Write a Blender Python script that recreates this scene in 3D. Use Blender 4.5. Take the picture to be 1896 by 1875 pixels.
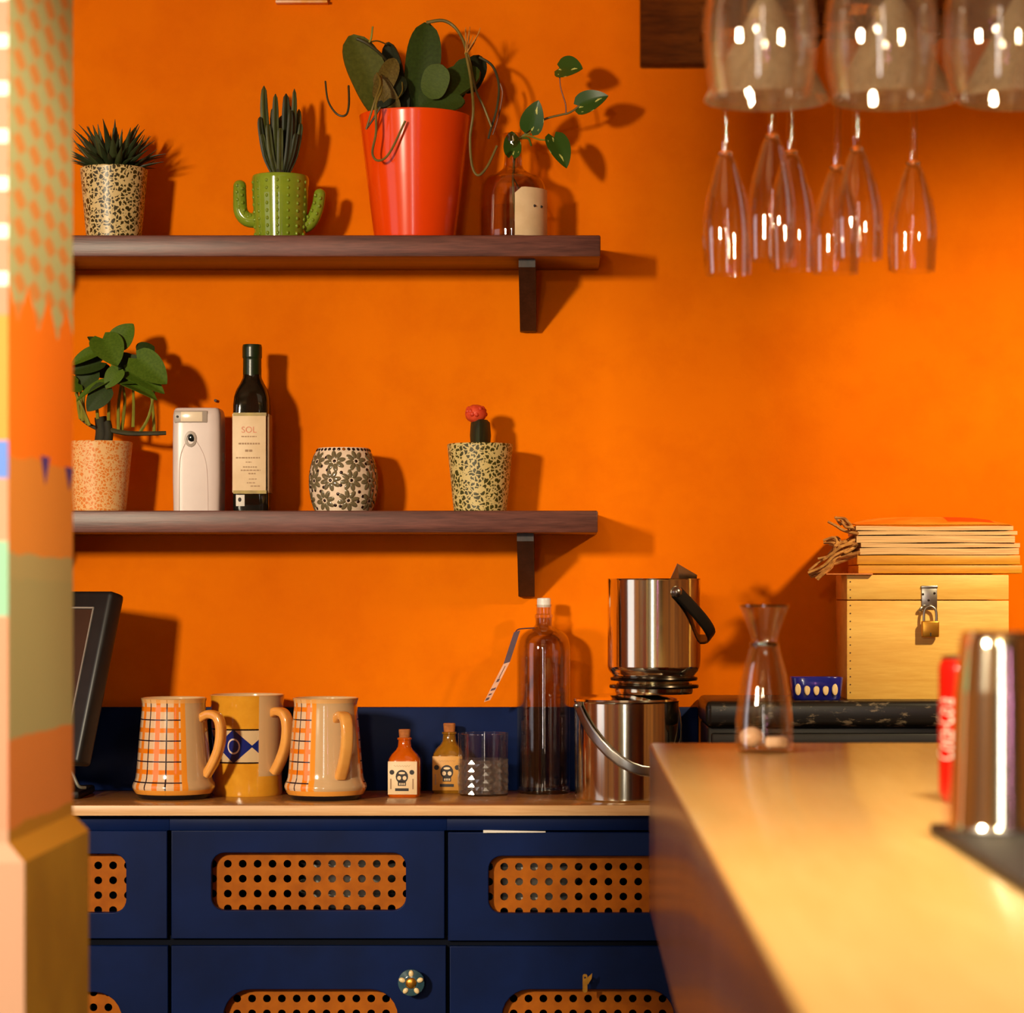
import bpy, bmesh, math, random
from mathutils import Vector, Matrix

for o in list(bpy.data.objects):
    bpy.data.objects.remove(o)
SC = bpy.context.scene
COL = SC.collection
R = random.Random(7)
pi = math.pi

# ------------------------------------------------------------------ camera
E = 1.277                 # eye height
F = 5000.0                # focal length in pixels of the 1896 wide frame
PX, PY = 1047.0, 1095.0   # vanishing point of the lines that run into the wall
cam_d = bpy.data.cameras.new('camera')
cam = bpy.data.objects.new('camera', cam_d)
COL.objects.link(cam)
cam.location = (0, 0, E)
cam.rotation_euler = (pi / 2, 0, 0)
cam_d.sensor_width = 36
cam_d.sensor_fit = 'HORIZONTAL'
cam_d.lens = F / 1896 * 36
cam_d.shift_x = (948 - PX) / 1896
cam_d.shift_y = (PY - 937.5) / 1896
cam_d.clip_start = 0.05
cam_d.dof.use_dof = True
cam_d.dof.focus_distance = 4.7
cam_d.dof.aperture_fstop = 6.0
SC.camera = cam

# ------------------------------------------------------------------ world and lights
w = bpy.data.worlds.new('world')
SC.world = w
w.use_nodes = True
w.node_tree.nodes['Background'].inputs[0].default_value = (1.0, 0.86, 0.7, 1)
w.node_tree.nodes['Background'].inputs[1].default_value = 0.25


def area(name, loc, target, sx, sy, power, color, spread=180):
    d = bpy.data.lights.new(name, 'AREA')
    d.shape = 'RECTANGLE'
    d.size, d.size_y = sx, sy
    d.energy = power
    d.color = color
    d.spread = math.radians(spread)
    o = bpy.data.objects.new(name, d)
    COL.objects.link(o)
    o.location = loc
    dr = Vector(target) - Vector(loc)
    o.rotation_euler = dr.to_track_quat('-Z', 'Y').to_euler()
    return o


def point(name, loc, power, color, size):
    d = bpy.data.lights.new(name, 'POINT')
    d.energy = power
    d.color = color
    d.shadow_soft_size = size
    o = bpy.data.objects.new(name, d)
    COL.objects.link(o)
    o.location = loc
    return o


def spot(name, loc, target, power, color, size, angle, blend):
    d = bpy.data.lights.new(name, 'SPOT')
    d.energy = power
    d.color = color
    d.shadow_soft_size = size
    d.spot_size = math.radians(angle)
    d.spot_blend = blend
    o = bpy.data.objects.new(name, d)
    COL.objects.link(o)
    o.location = loc
    o.rotation_euler = (Vector(target) - Vector(loc)).to_track_quat('-Z', 'Y').to_euler()
    return o


area('assumed_key_lamp', (-2.2, 0.3, E + 0.9), (-0.2, 4.87, E - 0.5), 0.30, 0.34, 49, (1.0, 0.86, 0.62), 90)  # assumed lamp out of frame at the left, placed after the shadow direction
area('assumed_window_light', (-2.3, 3.3, E + 0.2), (-0.4, 4.87, E - 0.1), 0.9, 1.3, 4, (0.85, 0.88, 1.0))  # assumed daylight from the left, the room has no window opening
area('added_streak_light', (-0.55, -2.3, E + 0.25), (0.2, 4.0, E), 0.22, 1.9, 20, (1.0, 0.96, 0.92))  # added tall strip behind the camera for white streaks on glass and steel, no doorway
area('assumed_pink_strip', (0.95, -2.0, E + 0.35), (0.3, 4.0, E), 0.035, 0.7, 1.6, (1.0, 0.35, 0.85))  # assumed pink strip behind the camera, added for coloured streaks in the glasses
spot('assumed_pendant_wall', (1.25, 3.55, E + 0.85), (0.84, 4.87, E + 0.02), 125, (1.0, 0.80, 0.46), 0.05, 66, 0.9)  # assumed lamp out of frame at the right, brightens wall and box
spot('assumed_pendant_bar', (0.45, 1.85, E + 0.95), (0.40, 1.9, E - 0.2), 108, (1.0, 0.85, 0.6), 0.08, 150, 0.25)  # assumed lamp above the bar, out of frame, brightens bar top and pillar
point('reflection_fill', (-0.7, -1.3, 2.45), 80, (1.0, 0.82, 0.5), 0.1)  # added fill behind the camera, brightens the wall that the steel reflects
area('added_ceiling_fill', (0.0, 2.0, 2.85), (0, 2.4, 0), 1.6, 1.6, 3, (1.0, 0.8, 0.55))  # added weak fill from above, no lamps in view there

SC.view_settings.view_transform = 'Standard'
SC.view_settings.look = 'None'
SC.view_settings.gamma = 1
SC.view_settings.use_curve_mapping = False
SC.view_settings.exposure = 0.0
SC.cycles.transparent_max_bounces = 28
SC.cycles.max_bounces = 8
SC.cycles.diffuse_bounces = 3
SC.cycles.glossy_bounces = 4
SC.cycles.transmission_bounces = 6
SC.cycles.use_adaptive_sampling = True
SC.cycles.adaptive_threshold = 0.04
SC.cycles.use_denoising = True
SC.cycles.sample_clamp_indirect = 6.0


# ------------------------------------------------------------------ materials
def C(r, g, b):
    def f(v):
        v /= 255.0
        return v / 12.92 if v <= 0.04045 else ((v + 0.055) / 1.055) ** 2.4
    return (f(r), f(g), f(b), 1)


class NT:
    def __init__(s, name):
        s.m = bpy.data.materials.new(name)
        s.m.use_nodes = True
        s.t = s.m.node_tree
        s.b = s.t.nodes['Principled BSDF']
        s.out = s.t.nodes['Material Output']

    def n(s, typ, **kw):
        x = s.t.nodes.new(typ)
        for k, v in kw.items():
            setattr(x, k, v)
        return x

    def put(s, sock, v):
        if isinstance(v, bpy.types.NodeSocket):
            s.t.links.new(v, sock)
        else:
            sock.default_value = v

    def math(s, op, a, b=0.0, c=0.0):
        x = s.n('ShaderNodeMath', operation=op)
        s.put(x.inputs[0], a)
        s.put(x.inputs[1], b)
        if op in ('MULTIPLY_ADD', 'COMPARE', 'SMOOTH_MIN'):
            s.put(x.inputs[2], c)
        return x.outputs[0]

    def mix(s, f, a, b):
        x = s.n('ShaderNodeMix', data_type='RGBA')
        s.put(x.inputs[0], f)
        s.put(x.inputs[6], a)
        s.put(x.inputs[7], b)
        return x.outputs[2]

    def coord(s, which='Object'):
        return s.n('ShaderNodeTexCoord').outputs[which]

    def mapping(s, v, scale=(1, 1, 1), rot=(0, 0, 0)):
        x = s.n('ShaderNodeMapping')
        s.put(x.inputs['Vector'], v)
        x.inputs['Scale'].default_value = scale
        x.inputs['Rotation'].default_value = rot
        return x.outputs[0]

    def noise(s, v, scale, detail=4, rough=0.55):
        x = s.n('ShaderNodeTexNoise')
        s.put(x.inputs['Vector'], v)
        x.inputs['Scale'].default_value = scale
        x.inputs['Detail'].default_value = detail
        x.inputs['Roughness'].default_value = rough
        return x.outputs['Fac']

    def voro(s, v, scale, feature='F1', out='Distance', rand=1.0):
        x = s.n('ShaderNodeTexVoronoi', feature=feature)
        s.put(x.inputs['Vector'], v)
        x.inputs['Scale'].default_value = scale
        x.inputs['Randomness'].default_value = rand
        return x.outputs[out]

    def ramp(s, f, stops, interp='LINEAR'):
        x = s.n('ShaderNodeValToRGB')
        s.put(x.inputs[0], f)
        x.color_ramp.interpolation = interp
        el = x.color_ramp.elements
        while len(el) < len(stops):
            el.new(0.5)
        for e, (p, c) in zip(el, stops):
            e.position = p
            e.color = c if len(c) == 4 else (*c, 1)
        return x.outputs[0]

    def sep(s, v):
        x = s.n('ShaderNodeSeparateXYZ')
        s.put(x.inputs[0], v)
        return x.outputs

    def bump(s, h, strength=0.2, dist=0.002):
        x = s.n('ShaderNodeBump')
        x.inputs['Strength'].default_value = strength
        x.inputs['Distance'].default_value = dist
        s.put(x.inputs['Height'], h)
        s.put(s.b.inputs['Normal'], x.outputs[0])

    def base(s, c, rough=0.5, metal=0.0, spec=0.5, coat=0.0):
        s.put(s.b.inputs['Base Color'], c)
        s.put(s.b.inputs['Roughness'], rough)
        s.b.inputs['Metallic'].default_value = metal
        s.b.inputs['Specular IOR Level'].default_value = spec
        s.b.inputs['Coat Weight'].default_value = coat
        return s.m


def plain(name, c1, c2=None, scale=20, rough=0.5, metal=0.0, spec=0.5, coat=0.0, bump=0.0,
          stretch=(1, 1, 1), detail=4, lo=0.35, hi=0.65):
    t = NT(name)
    c2 = c2 or tuple(x * 0.82 for x in c1[:3]) + (1,)
    v = t.mapping(t.coord(), stretch)
    nz = t.noise(v, scale, detail)
    col = t.ramp(nz, [(lo, c1), (hi, c2)])
    m = t.base(col, rough, metal, spec, coat)
    if bump:
        t.bump(nz, bump)
    return m


def glass(name, tint=(1, 1, 1), refl=1.0, haze=0.0, hazec=(0.6, 0.5, 0.4, 1), rough=0.02, f0=1.5):
    t = NT(name)
    t.t.nodes.remove(t.b)
    tr = t.n('ShaderNodeBsdfTransparent')
    tr.inputs[0].default_value = (*tint, 1)
    gl = t.n('ShaderNodeBsdfGlossy')
    gl.inputs['Color'].default_value = (1, 1, 1, 1)
    gl.inputs['Roughness'].default_value = rough
    fr = t.n('ShaderNodeFresnel')
    fr.inputs[0].default_value = f0
    fac = t.math('MINIMUM', t.math('MULTIPLY', fr.outputs[0], refl), 0.42)
    mx = t.n('ShaderNodeMixShader')
    t.put(mx.inputs[0], fac)
    t.t.links.new(tr.outputs[0], mx.inputs[1])
    t.t.links.new(gl.outputs[0], mx.inputs[2])
    last = mx.outputs[0]
    if haze:
        df = t.n('ShaderNodeBsdfDiffuse')
        df.inputs[0].default_value = hazec
        tl = t.n('ShaderNodeBsdfTranslucent')
        tl.inputs[0].default_value = hazec
        m0 = t.n('ShaderNodeMixShader')
        t.t.links.new(df.outputs[0], m0.inputs[1])
        t.t.links.new(tl.outputs[0], m0.inputs[2])
        nz = t.noise(t.mapping(t.coord(), (1, 1, 0.5)), 45, 4, 0.7)
        hz = t.math('MULTIPLY', nz, haze * 2)
        m2 = t.n('ShaderNodeMixShader')
        t.put(m2.inputs[0], hz)
        t.t.links.new(last, m2.inputs[1])
        t.t.links.new(m0.outputs[0], m2.inputs[2])
        last = m2.outputs[0]
    t.t.links.new(last, t.out.inputs[0])
    return t.m


M = {}


def wall_material():
    t = NT('orange_plaster')
    v = t.coord()
    n1 = t.noise(v, 1.6, 5, 0.6)
    n2 = t.noise(v, 9, 6, 0.6)
    n3 = t.noise(v, 120, 3, 0.6)
    a = t.ramp(n1, [(0.3, C(226, 107, 0)), (0.7, C(240, 122, 0))])
    b = t.mix(t.math('MULTIPLY', t.ramp(n2, [(0.45, (0, 0, 0)), (0.75, (1, 1, 1))]), 0.35), a, C(206, 87, 0))
    t.bump(t.math('ADD', t.math('MULTIPLY', n2, 1.0), t.math('MULTIPLY', n3, 0.25)), 0.25, 0.004)
    return t.base(b, 0.75, 0, 0.04)


M['wall'] = wall_material()
M['floor'] = plain('floor_tile', C(90, 70, 55), C(60, 45, 35), 4, 0.5)
M['ceiling'] = plain('ceiling_paint', C(200, 160, 110), C(180, 140, 95), 3, 0.8)
M['room_wall'] = plain('amber_wall_paint', C(196, 128, 46), C(120, 70, 26), 2, 0.75)
M['room_wall_grey'] = plain('grey_green_wall_paint', C(186, 180, 150), C(60, 50, 38), 1.6, 0.75, lo=0.42, hi=0.58)
M['room_wall_dark'] = plain('dark_wall_paint', C(54, 40, 30), C(30, 22, 18), 2, 0.75)


def wood(name, c1, c2, stretch, rough=0.5, scale=6, bump=0.15, coat=0.0, spec=0.5):
    t = NT(name)
    v = t.mapping(t.coord(), stretch)
    n1 = t.noise(v, scale, 7, 0.65)
    n2 = t.noise(t.mapping(t.coord(), tuple(s * 3 for s in stretch)), scale * 2.2, 4, 0.6)
    f = t.math('ADD', t.math('MULTIPLY', n1, 0.65), t.math('MULTIPLY', n2, 0.35))
    col = t.ramp(f, [(0.36, c2), (0.5, tuple((a + b) / 2 for a, b in zip(c1, c2))), (0.62, c1)])
    t.bump(f, bump, 0.002)
    return t.base(col, rough, 0, spec, coat)


M['shelf_wood'] = wood('shelf_dark_wood', C(122, 70, 58), C(70, 34, 28), (0.6, 6, 9), 0.4)
M['bracket_wood'] = wood('bracket_dark_wood', C(58, 34, 24), C(26, 14, 10), (6, 6, 1), 0.45)
M['rack_wood'] = wood('rack_dark_wood', C(120, 62, 14), C(66, 30, 5), (1, 1, 8), 0.7, spec=0.1)
M['counter'] = wood('worktop_laminate', C(176, 122, 66), C(142, 92, 44), (0.5, 8, 8), 0.22, 4, 0.02)
M['counter_edge'] = wood('worktop_edge_band', C(236, 190, 138), C(214, 160, 104), (0.5, 6, 12), 0.4, 5, 0.02)
M['bar_top'] = wood('bar_top_laminate', C(226, 190, 122), C(214, 174, 104), (3, 0.25, 3), 0.2, 3, 0.015)
M['bar_panel'] = wood('bar_panel_veneer', C(136, 84, 44), C(104, 62, 32), (8, 8, 0.6), 0.22, 4, 0.01)
M['box_wood'] = wood('box_pine', C(250, 200, 100), C(232, 172, 74), (0.7, 6, 7), 0.5, 5, 0.06)
M['board_wood'] = wood('board_pine', C(236, 170, 48), C(206, 132, 28), (0.7, 6, 7), 0.45, 5, 0.06)
M['navy'] = plain('navy_paint', C(8, 29, 78), C(6, 21, 58), 5, 0.42, bump=0.05, spec=0.1)
M['navy_dark'] = plain('navy_carcass', C(10, 15, 30), C(7, 10, 20), 5, 0.7, spec=0.08)
M['cane'] = plain('perforated_hardboard', C(176, 94, 4), C(156, 80, 2), 30, 0.6, spec=0.15)
M['black_plastic'] = plain('black_plastic', C(30, 27, 25), C(22, 20, 19), 20, 0.42)
M['black_metal'] = plain('black_metal', C(26, 24, 22), C(16, 15, 14), 20, 0.35)


def scuffed():
    t = NT('scuffed_black')
    n = t.noise(t.mapping(t.coord(), (1, 2, 2.5)), 26, 6, 0.7)
    f = t.ramp(n, [(0.56, (0, 0, 0)), (0.64, (1, 1, 1))])
    return t.base(t.mix(f, C(26, 22, 19), C(120, 104, 84)), 0.32)


M['scuffed'] = scuffed()
M['screen'] = plain('dark_screen', C(70, 48, 38), C(56, 38, 30), 3, 0.18)
M['grey_line'] = plain('grey_trim', C(150, 140, 130), None, 10, 0.4)
M['cable'] = plain('grey_cable', C(120, 116, 100), None, 10, 0.5)
M['steel'] = NT('brushed_steel').base((0.87, 0.82, 0.65, 1), 0.12, 1.0)
M['steel_dull'] = plain('dull_steel', C(190, 186, 180), C(160, 156, 150), 20, 0.3, metal=1.0)
M['steel_dark'] = plain('dark_steel', C(70, 60, 52), C(40, 34, 30), 20, 0.25, metal=0.9)
M['brass'] = plain('brass', C(226, 164, 62), C(196, 132, 40), 30, 0.28, metal=0.85)
M['white_plastic'] = plain('white_plastic', C(220, 200, 192), C(212, 192, 184), 10, 0.3)
M['cap_white'] = plain('white_cap', C(244, 238, 232), None, 10, 0.35)
M['lcd'] = plain('lcd_window', C(246, 226, 196), C(236, 214, 184), 30, 0.2)
M['grey_trim'] = plain('grey_surround', C(176, 160, 146), None, 10, 0.4)
M['sensor'] = plain('sensor_lens', C(26, 40, 40), C(10, 14, 16), 20, 0.08)
M['olive_glass'] = plain('dark_green_bottle_glass', C(26, 22, 12), C(16, 14, 8), 10, 0.07, spec=0.7)
M['green_foil'] = plain('green_foil', C(28, 46, 20), C(18, 32, 12), 20, 0.3)
M['label_cream'] = plain('cream_label', C(236, 206, 164), C(226, 194, 150), 30, 0.5)
M['label_gold'] = plain('olive_gold_band', C(178, 150, 40), C(140, 110, 20), 40, 0.4)
M['print_pink'] = plain('pink_print', C(224, 140, 106), None, 10, 0.6)
M['print_brown'] = plain('brown_print', C(168, 130, 92), None, 10, 0.6)
M['print_dark'] = plain('dark_print', C(40, 26, 22), C(28, 18, 16), 10, 0.6)
M['paper_white'] = plain('white_paper', C(240, 232, 220), None, 10, 0.6)
M['label_ochre'] = plain('ochre_label', C(212, 150, 56), C(190, 130, 44), 20, 0.5)
M['cork'] = plain('cork', C(186, 112, 52), C(150, 84, 36), 90, 0.8, bump=0.2)
M['sauce_red'] = plain('red_sauce', C(206, 92, 4), C(186, 76, 2), 25, 0.12, coat=0.6)
M['sauce_olive'] = plain('olive_sauce', C(150, 100, 22), C(122, 78, 14), 35, 0.12, coat=0.6)
M['orange_pot'] = plain('glossy_orange_pot', C(240, 74, 6), C(232, 64, 4), 3, 0.18, coat=0.1)
M['green_glaze'] = plain('green_glaze', C(136, 156, 42), C(116, 138, 34), 14, 0.12, coat=0.4)
M['soil'] = plain('soil', C(46, 34, 20), C(28, 22, 12), 120, 0.9, bump=0.5)
M['moss'] = plain('moss', C(40, 46, 14), C(20, 26, 8), 140, 0.85, bump=0.6)
M['bark'] = plain('dark_stem', C(48, 44, 20), C(28, 24, 12), 60, 0.8, bump=0.3, stretch=(1, 1, 0.3))
M['stem_green'] = plain('green_stem', C(140, 138, 40), C(112, 108, 28), 30, 0.5)
M['stem_olive'] = plain('olive_runner', C(120, 100, 36), C(90, 76, 26), 30, 0.55)
M['stem_dark'] = plain('dark_runner', C(62, 58, 26), C(44, 40, 18), 30, 0.55)
M['stem_red'] = plain('reddish_stem', C(140, 70, 34), C(110, 56, 26), 30, 0.5)
M['straw'] = plain('straw', C(198, 140, 50), C(160, 104, 34), 60, 0.7)
M['raffia'] = plain('raffia', C(206, 146, 72), C(146, 88, 36), 60, 0.75, stretch=(1, 1, 3))
M['leaf_dark'] = plain('dark_green_leaf', C(50, 66, 16), C(42, 56, 12), 30, 0.6, spec=0.2)
M['leaf_mid'] = plain('mid_green_leaf', C(70, 86, 22), C(60, 76, 18), 24, 0.6, spec=0.2)
M['leaf_olive'] = plain('olive_leaf', C(82, 84, 26), C(70, 72, 20), 24, 0.6, spec=0.2)
M['leaf_brown'] = plain('brownish_leaf', C(104, 86, 34), C(84, 66, 24), 24, 0.6, spec=0.2)
M['leaf_black'] = plain('near_black_leaf', C(34, 40, 18), C(24, 28, 12), 24, 0.6, spec=0.2)
M['pothos'] = plain('pothos_leaf', C(80, 104, 22), C(66, 90, 16), 18, 0.6, spec=0.2)
M['pothos_dark'] = plain('pothos_leaf_dark', C(46, 62, 16), C(38, 52, 12), 18, 0.6, spec=0.2)
M['haworthia'] = plain('haworthia_leaf', C(50, 60, 30), C(34, 44, 20), 60, 0.5)
M['haworthia2'] = plain('haworthia_leaf_pale', C(70, 78, 40), C(46, 56, 26), 60, 0.5)
M['euphorbia'] = plain('euphorbia_stem', C(76, 82, 30), C(44, 50, 18), 50, 0.55, stretch=(3, 3, 0.5))
M['euphorbia_dark'] = plain('euphorbia_stem_dark', C(44, 50, 20), C(26, 30, 12), 50, 0.55, stretch=(3, 3, 0.5))
M['red_cactus'] = plain('red_cactus', C(236, 84, 44), C(206, 56, 26), 60, 0.55, bump=0.3)


def variegated():
    t = NT('variegated_leaf')
    v = t.coord()
    n = t.noise(t.mapping(v, (0.8, 3.2, 1)), 2.6, 3, 0.5)
    f = t.ramp(n, [(0.63, (0, 0, 0)), (0.66, (1, 1, 1))])
    return t.base(t.mix(f, C(46, 76, 22), C(198, 196, 104)), 0.3)


M['variegated'] = variegated()


def terrazzo(name, base, fleck, scale, thr):
    t = NT(name)
    v = t.coord()
    wv = t.n('ShaderNodeTexNoise')
    t.put(wv.inputs['Vector'], v)
    wv.inputs['Scale'].default_value = scale * 1.1
    ad = t.n('ShaderNodeVectorMath', operation='MULTIPLY_ADD')
    t.put(ad.inputs[0], wv.outputs['Color'])
    ad.inputs[1].default_value = (1.3 / scale,) * 3
    t.put(ad.inputs[2], v)
    d = t.voro(ad.outputs[0], scale, 'DISTANCE_TO_EDGE')
    f = t.ramp(d, [(thr, (0, 0, 0)), (thr + 0.05, (1, 1, 1))])
    # only part of the cells carry a fleck
    cr = t.sep(t.voro(ad.outputs[0], scale, 'F1', 'Color'))
    keep = t.math('GREATER_THAN', cr[0], 0.08)
    return t.base(t.mix(t.math('MULTIPLY', f, keep), base, fleck), 0.35)


M['terrazzo'] = terrazzo('terrazzo_cream_black', C(216, 190, 132), C(56, 48, 18), 125, 0.10)
M['terrazzo2'] = terrazzo('terrazzo_cream_olive', C(214, 190, 124), C(66, 62, 20), 125, 0.10)
M['terrazzo3'] = terrazzo('terrazzo_peach_orange', C(240, 188, 124), C(230, 132, 50), 170, 0.12)
M['ceramic_cream'] = plain('cream_ceramic', C(226, 186, 136), C(214, 172, 122), 8, 0.14, coat=0.4)
M['ceramic_handle'] = plain('orange_ceramic_handle', C(236, 168, 84), C(224, 148, 64), 16, 0.14, coat=0.4)
M['ceramic_black'] = plain('black_ceramic', C(22, 20, 26), None, 8, 0.15)
M['grout'] = plain('mosaic_grout', C(240, 214, 186), C(228, 200, 172), 40, 0.5)
M['mosaic_petal'] = plain('smoky_mosaic_glass', C(120, 106, 76), C(96, 84, 60), 60, 0.12)
M['mosaic_dot'] = plain('black_mosaic_glass', C(40, 18, 14), C(26, 12, 10), 60, 0.1)
M['mosaic_amber'] = plain('amber_mosaic_glass', C(150, 82, 16), None, 60, 0.1)
M['blue_glaze'] = plain('blue_glaze', C(34, 40, 150), C(22, 26, 120), 16, 0.15, coat=0.4)
M['cream_glaze'] = plain('cream_glaze', C(242, 214, 160), C(230, 198, 140), 16, 0.2)
M['teal_glaze'] = plain('teal_glaze', C(60, 92, 100), C(42, 70, 84), 30, 0.15, coat=0.4)
M['can_red'] = plain('can_red', C(206, 14, 6), C(190, 10, 5), 4, 0.25, coat=0.3)
M['can_white'] = plain('can_white', C(250, 226, 214), None, 10, 0.3)
M['alu'] = plain('aluminium', C(205, 200, 196), None, 20, 0.25, metal=1.0)
M['rubber'] = plain('black_rubber', C(38, 30, 22), C(26, 20, 14), 80, 0.6, bump=0.3)
M['magazine'] = plain('magazine_pages', C(238, 196, 138), C(206, 152, 96), 30, 0.6, stretch=(0.4, 1, 26))
M['cover_orange'] = plain('orange_cover', C(250, 164, 52), C(250, 136, 28), 9, 0.4, stretch=(1, 2, 1), lo=0.45, hi=0.55)
M['cover_red'] = plain('red_cover', C(252, 76, 16), C(244, 64, 10), 9, 0.4)
M['card_orange'] = plain('orange_card', C(226, 130, 56), None, 9, 0.5)
M['tag_purple'] = plain('purple_tag', C(78, 36, 56), C(60, 28, 44), 30, 0.5)
M['tag_pink'] = plain('pale_tag', C(226, 170, 138), C(206, 146, 116), 30, 0.5)
M['frame_wood'] = wood('frame_wood', C(130, 86, 40), C(90, 54, 20), (0.6, 6, 6), 0.5)
M['frame_edge'] = plain('frame_cream_edge', C(246, 196, 160), C(240, 160, 60), 30, 0.5)
M['ice'] = plain('pale_lump', C(246, 206, 172), C(236, 190, 150), 20, 0.35)
M['dish_white'] = plain('white_crockery', C(226, 220, 206), None, 20, 0.25)
M['nail'] = plain('rusty_nail', C(70, 40, 24), None, 60, 0.6)
M['glass'] = glass('clear_thin_glass', (0.97, 0.96, 0.94), 1.0)
M['glass_warm'] = glass('clear_flute_glass', (0.99, 0.98, 0.965), 1.0)
M['glass_bottle'] = glass('clear_bottle_glass', (0.86, 0.82, 0.78), 1.3)
M['glass_jug'] = glass('clear_jug_glass', (0.88, 0.82, 0.74), 1.2)
M['glass_haze'] = glass('hazy_wine_glass', (0.97, 0.955, 0.93), 1.5, 0.022, (0.62, 0.5, 0.36, 1))
M['glass_cone'] = glass('hazy_cocktail_glass', (0.93, 0.9, 0.86), 1.4, 0.44, (0.66, 0.53, 0.36, 1))
jt = NT('solid_glass_joint')
jt.base((0.9, 0.86, 0.8, 1), 0.03)
jt.b.inputs['Transmission Weight'].default_value = 1.0
M['joint_glass'] = jt.m
M['glass_rim'] = glass('thick_glass_rim', (0.62, 0.58, 0.5), 2.2)
M['water'] = glass('water', (0.92, 0.9, 0.88), 0.8)


M['cut_glass'] = glass('cut_crystal', (0.92, 0.9, 0.88), 3.6, 0.055, (0.86, 0.84, 0.8, 1), 0.06)


def plaid():
    t = NT('plaid_glaze')
    uv = t.sep(t.coord('UV'))
    u, v = uv[0], uv[1]
    fu = t.math('FRACT', t.math('MULTIPLY', u, 11.0))
    fv = t.math('FRACT', t.math('MULTIPLY_ADD', v, 4.6, 0.15))

    def band(x, c, wd):
        return t.math('LESS_THAN', t.math('ABSOLUTE', t.math('SUBTRACT', x, c)), wd)
    nz = t.noise(t.coord(), 60, 3)
    org = t.math('MINIMUM', t.math('ADD', band(fu, 0.3, 0.13), band(fv, 0.25, 0.11)), 1)
    blk = t.math('MINIMUM', t.math('ADD', band(fu, 0.8, 0.035), band(fv, 0.75, 0.03)), 1)
    col = t.mix(t.math('MULTIPLY', org, t.math('MULTIPLY_ADD', nz, 0.2, 0.86)), C(228, 188, 150), C(238, 124, 0))
    col = t.mix(blk, col, C(34, 22, 34))
    d0 = t.math('ABSOLUTE', t.math('SUBTRACT', u, 0.5))       # 0.5 at the handle
    plainz = t.math('GREATER_THAN', d0, 0.385)
    bord = t.math('LESS_THAN', t.math('ABSOLUTE', t.math('SUBTRACT', d0, 0.378)), 0.012)
    col = t.mix(plainz, col, C(206, 168, 122))
    col = t.mix(bord, col, C(240, 146, 40))
    top = t.math('GREATER_THAN', v, 0.955)
    bot = t.math('LESS_THAN', v, 0.05)
    col = t.mix(t.math('MULTIPLY', bot, 0.9), col, C(240, 160, 60))
    col = t.mix(t.math('MULTIPLY', top, 0.7), col, C(240, 176, 100))
    return t.base(col, 0.12, 0, 0.5, 0.5)


def diamond_mug():
    t = NT('ochre_diamond_glaze')
    uv = t.sep(t.coord('UV'))
    u, v = uv[0], uv[1]
    nz = t.noise(t.coord(), 40, 3)
    ochre = t.mix(nz, C(236, 170, 50), C(206, 132, 26))
    mid = t.math('LESS_THAN', t.math('ABSOLUTE', t.math('SUBTRACT', v, 0.5)), 0.165)
    lin = t.math('LESS_THAN', t.math('ABSOLUTE', t.math('SUBTRACT', t.math('ABSOLUTE', t.math('SUBTRACT', v, 0.5)), 0.165)), 0.008)
    fu = t.math('ABSOLUTE', t.math('SUBTRACT', t.math('FRACT', t.math('MULTIPLY_ADD', u, 6.0, 0.664)), 0.5))
    dv = t.math('ABSOLUTE', t.math('SUBTRACT', v, 0.5))
    dia = t.math('LESS_THAN', t.math('ADD', t.math('MULTIPLY', fu, 1.8), t.math('MULTIPLY', dv, 5.6)), 0.95)
    ring = t.math('LESS_THAN', t.math('ABSOLUTE', t.math('SUBTRACT', t.math('SQRT', t.math('ADD', t.math('POWER', t.math('MULTIPLY', fu, 2.6), 2), t.math('POWER', t.math('MULTIPLY', dv, 6.0), 2))), 0.42)), 0.05)
    c2 = t.mix(dia, C(214, 184, 140), C(22, 36, 110))
    c2 = t.mix(t.math('MULTIPLY', ring, dia), c2, C(226, 206, 190))
    col = t.mix(mid, ochre, c2)
    col = t.mix(lin, col, C(40, 26, 20))
    d0 = t.math('ABSOLUTE', t.math('SUBTRACT', u, 0.5))
    pl = t.math('MULTIPLY', t.math('GREATER_THAN', d0, 0.42), t.math('GREATER_THAN', v, 0.2))
    col = t.mix(pl, col, C(210, 172, 122))
    return t.base(col, 0.12, 0, 0.5, 0.5)


M['plaid'] = plaid()
M['diamond'] = diamond_mug()
ZP = lambda py, Y: E + (PY - py) * Y / F      # height of a point seen at row py at distance Y


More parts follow.
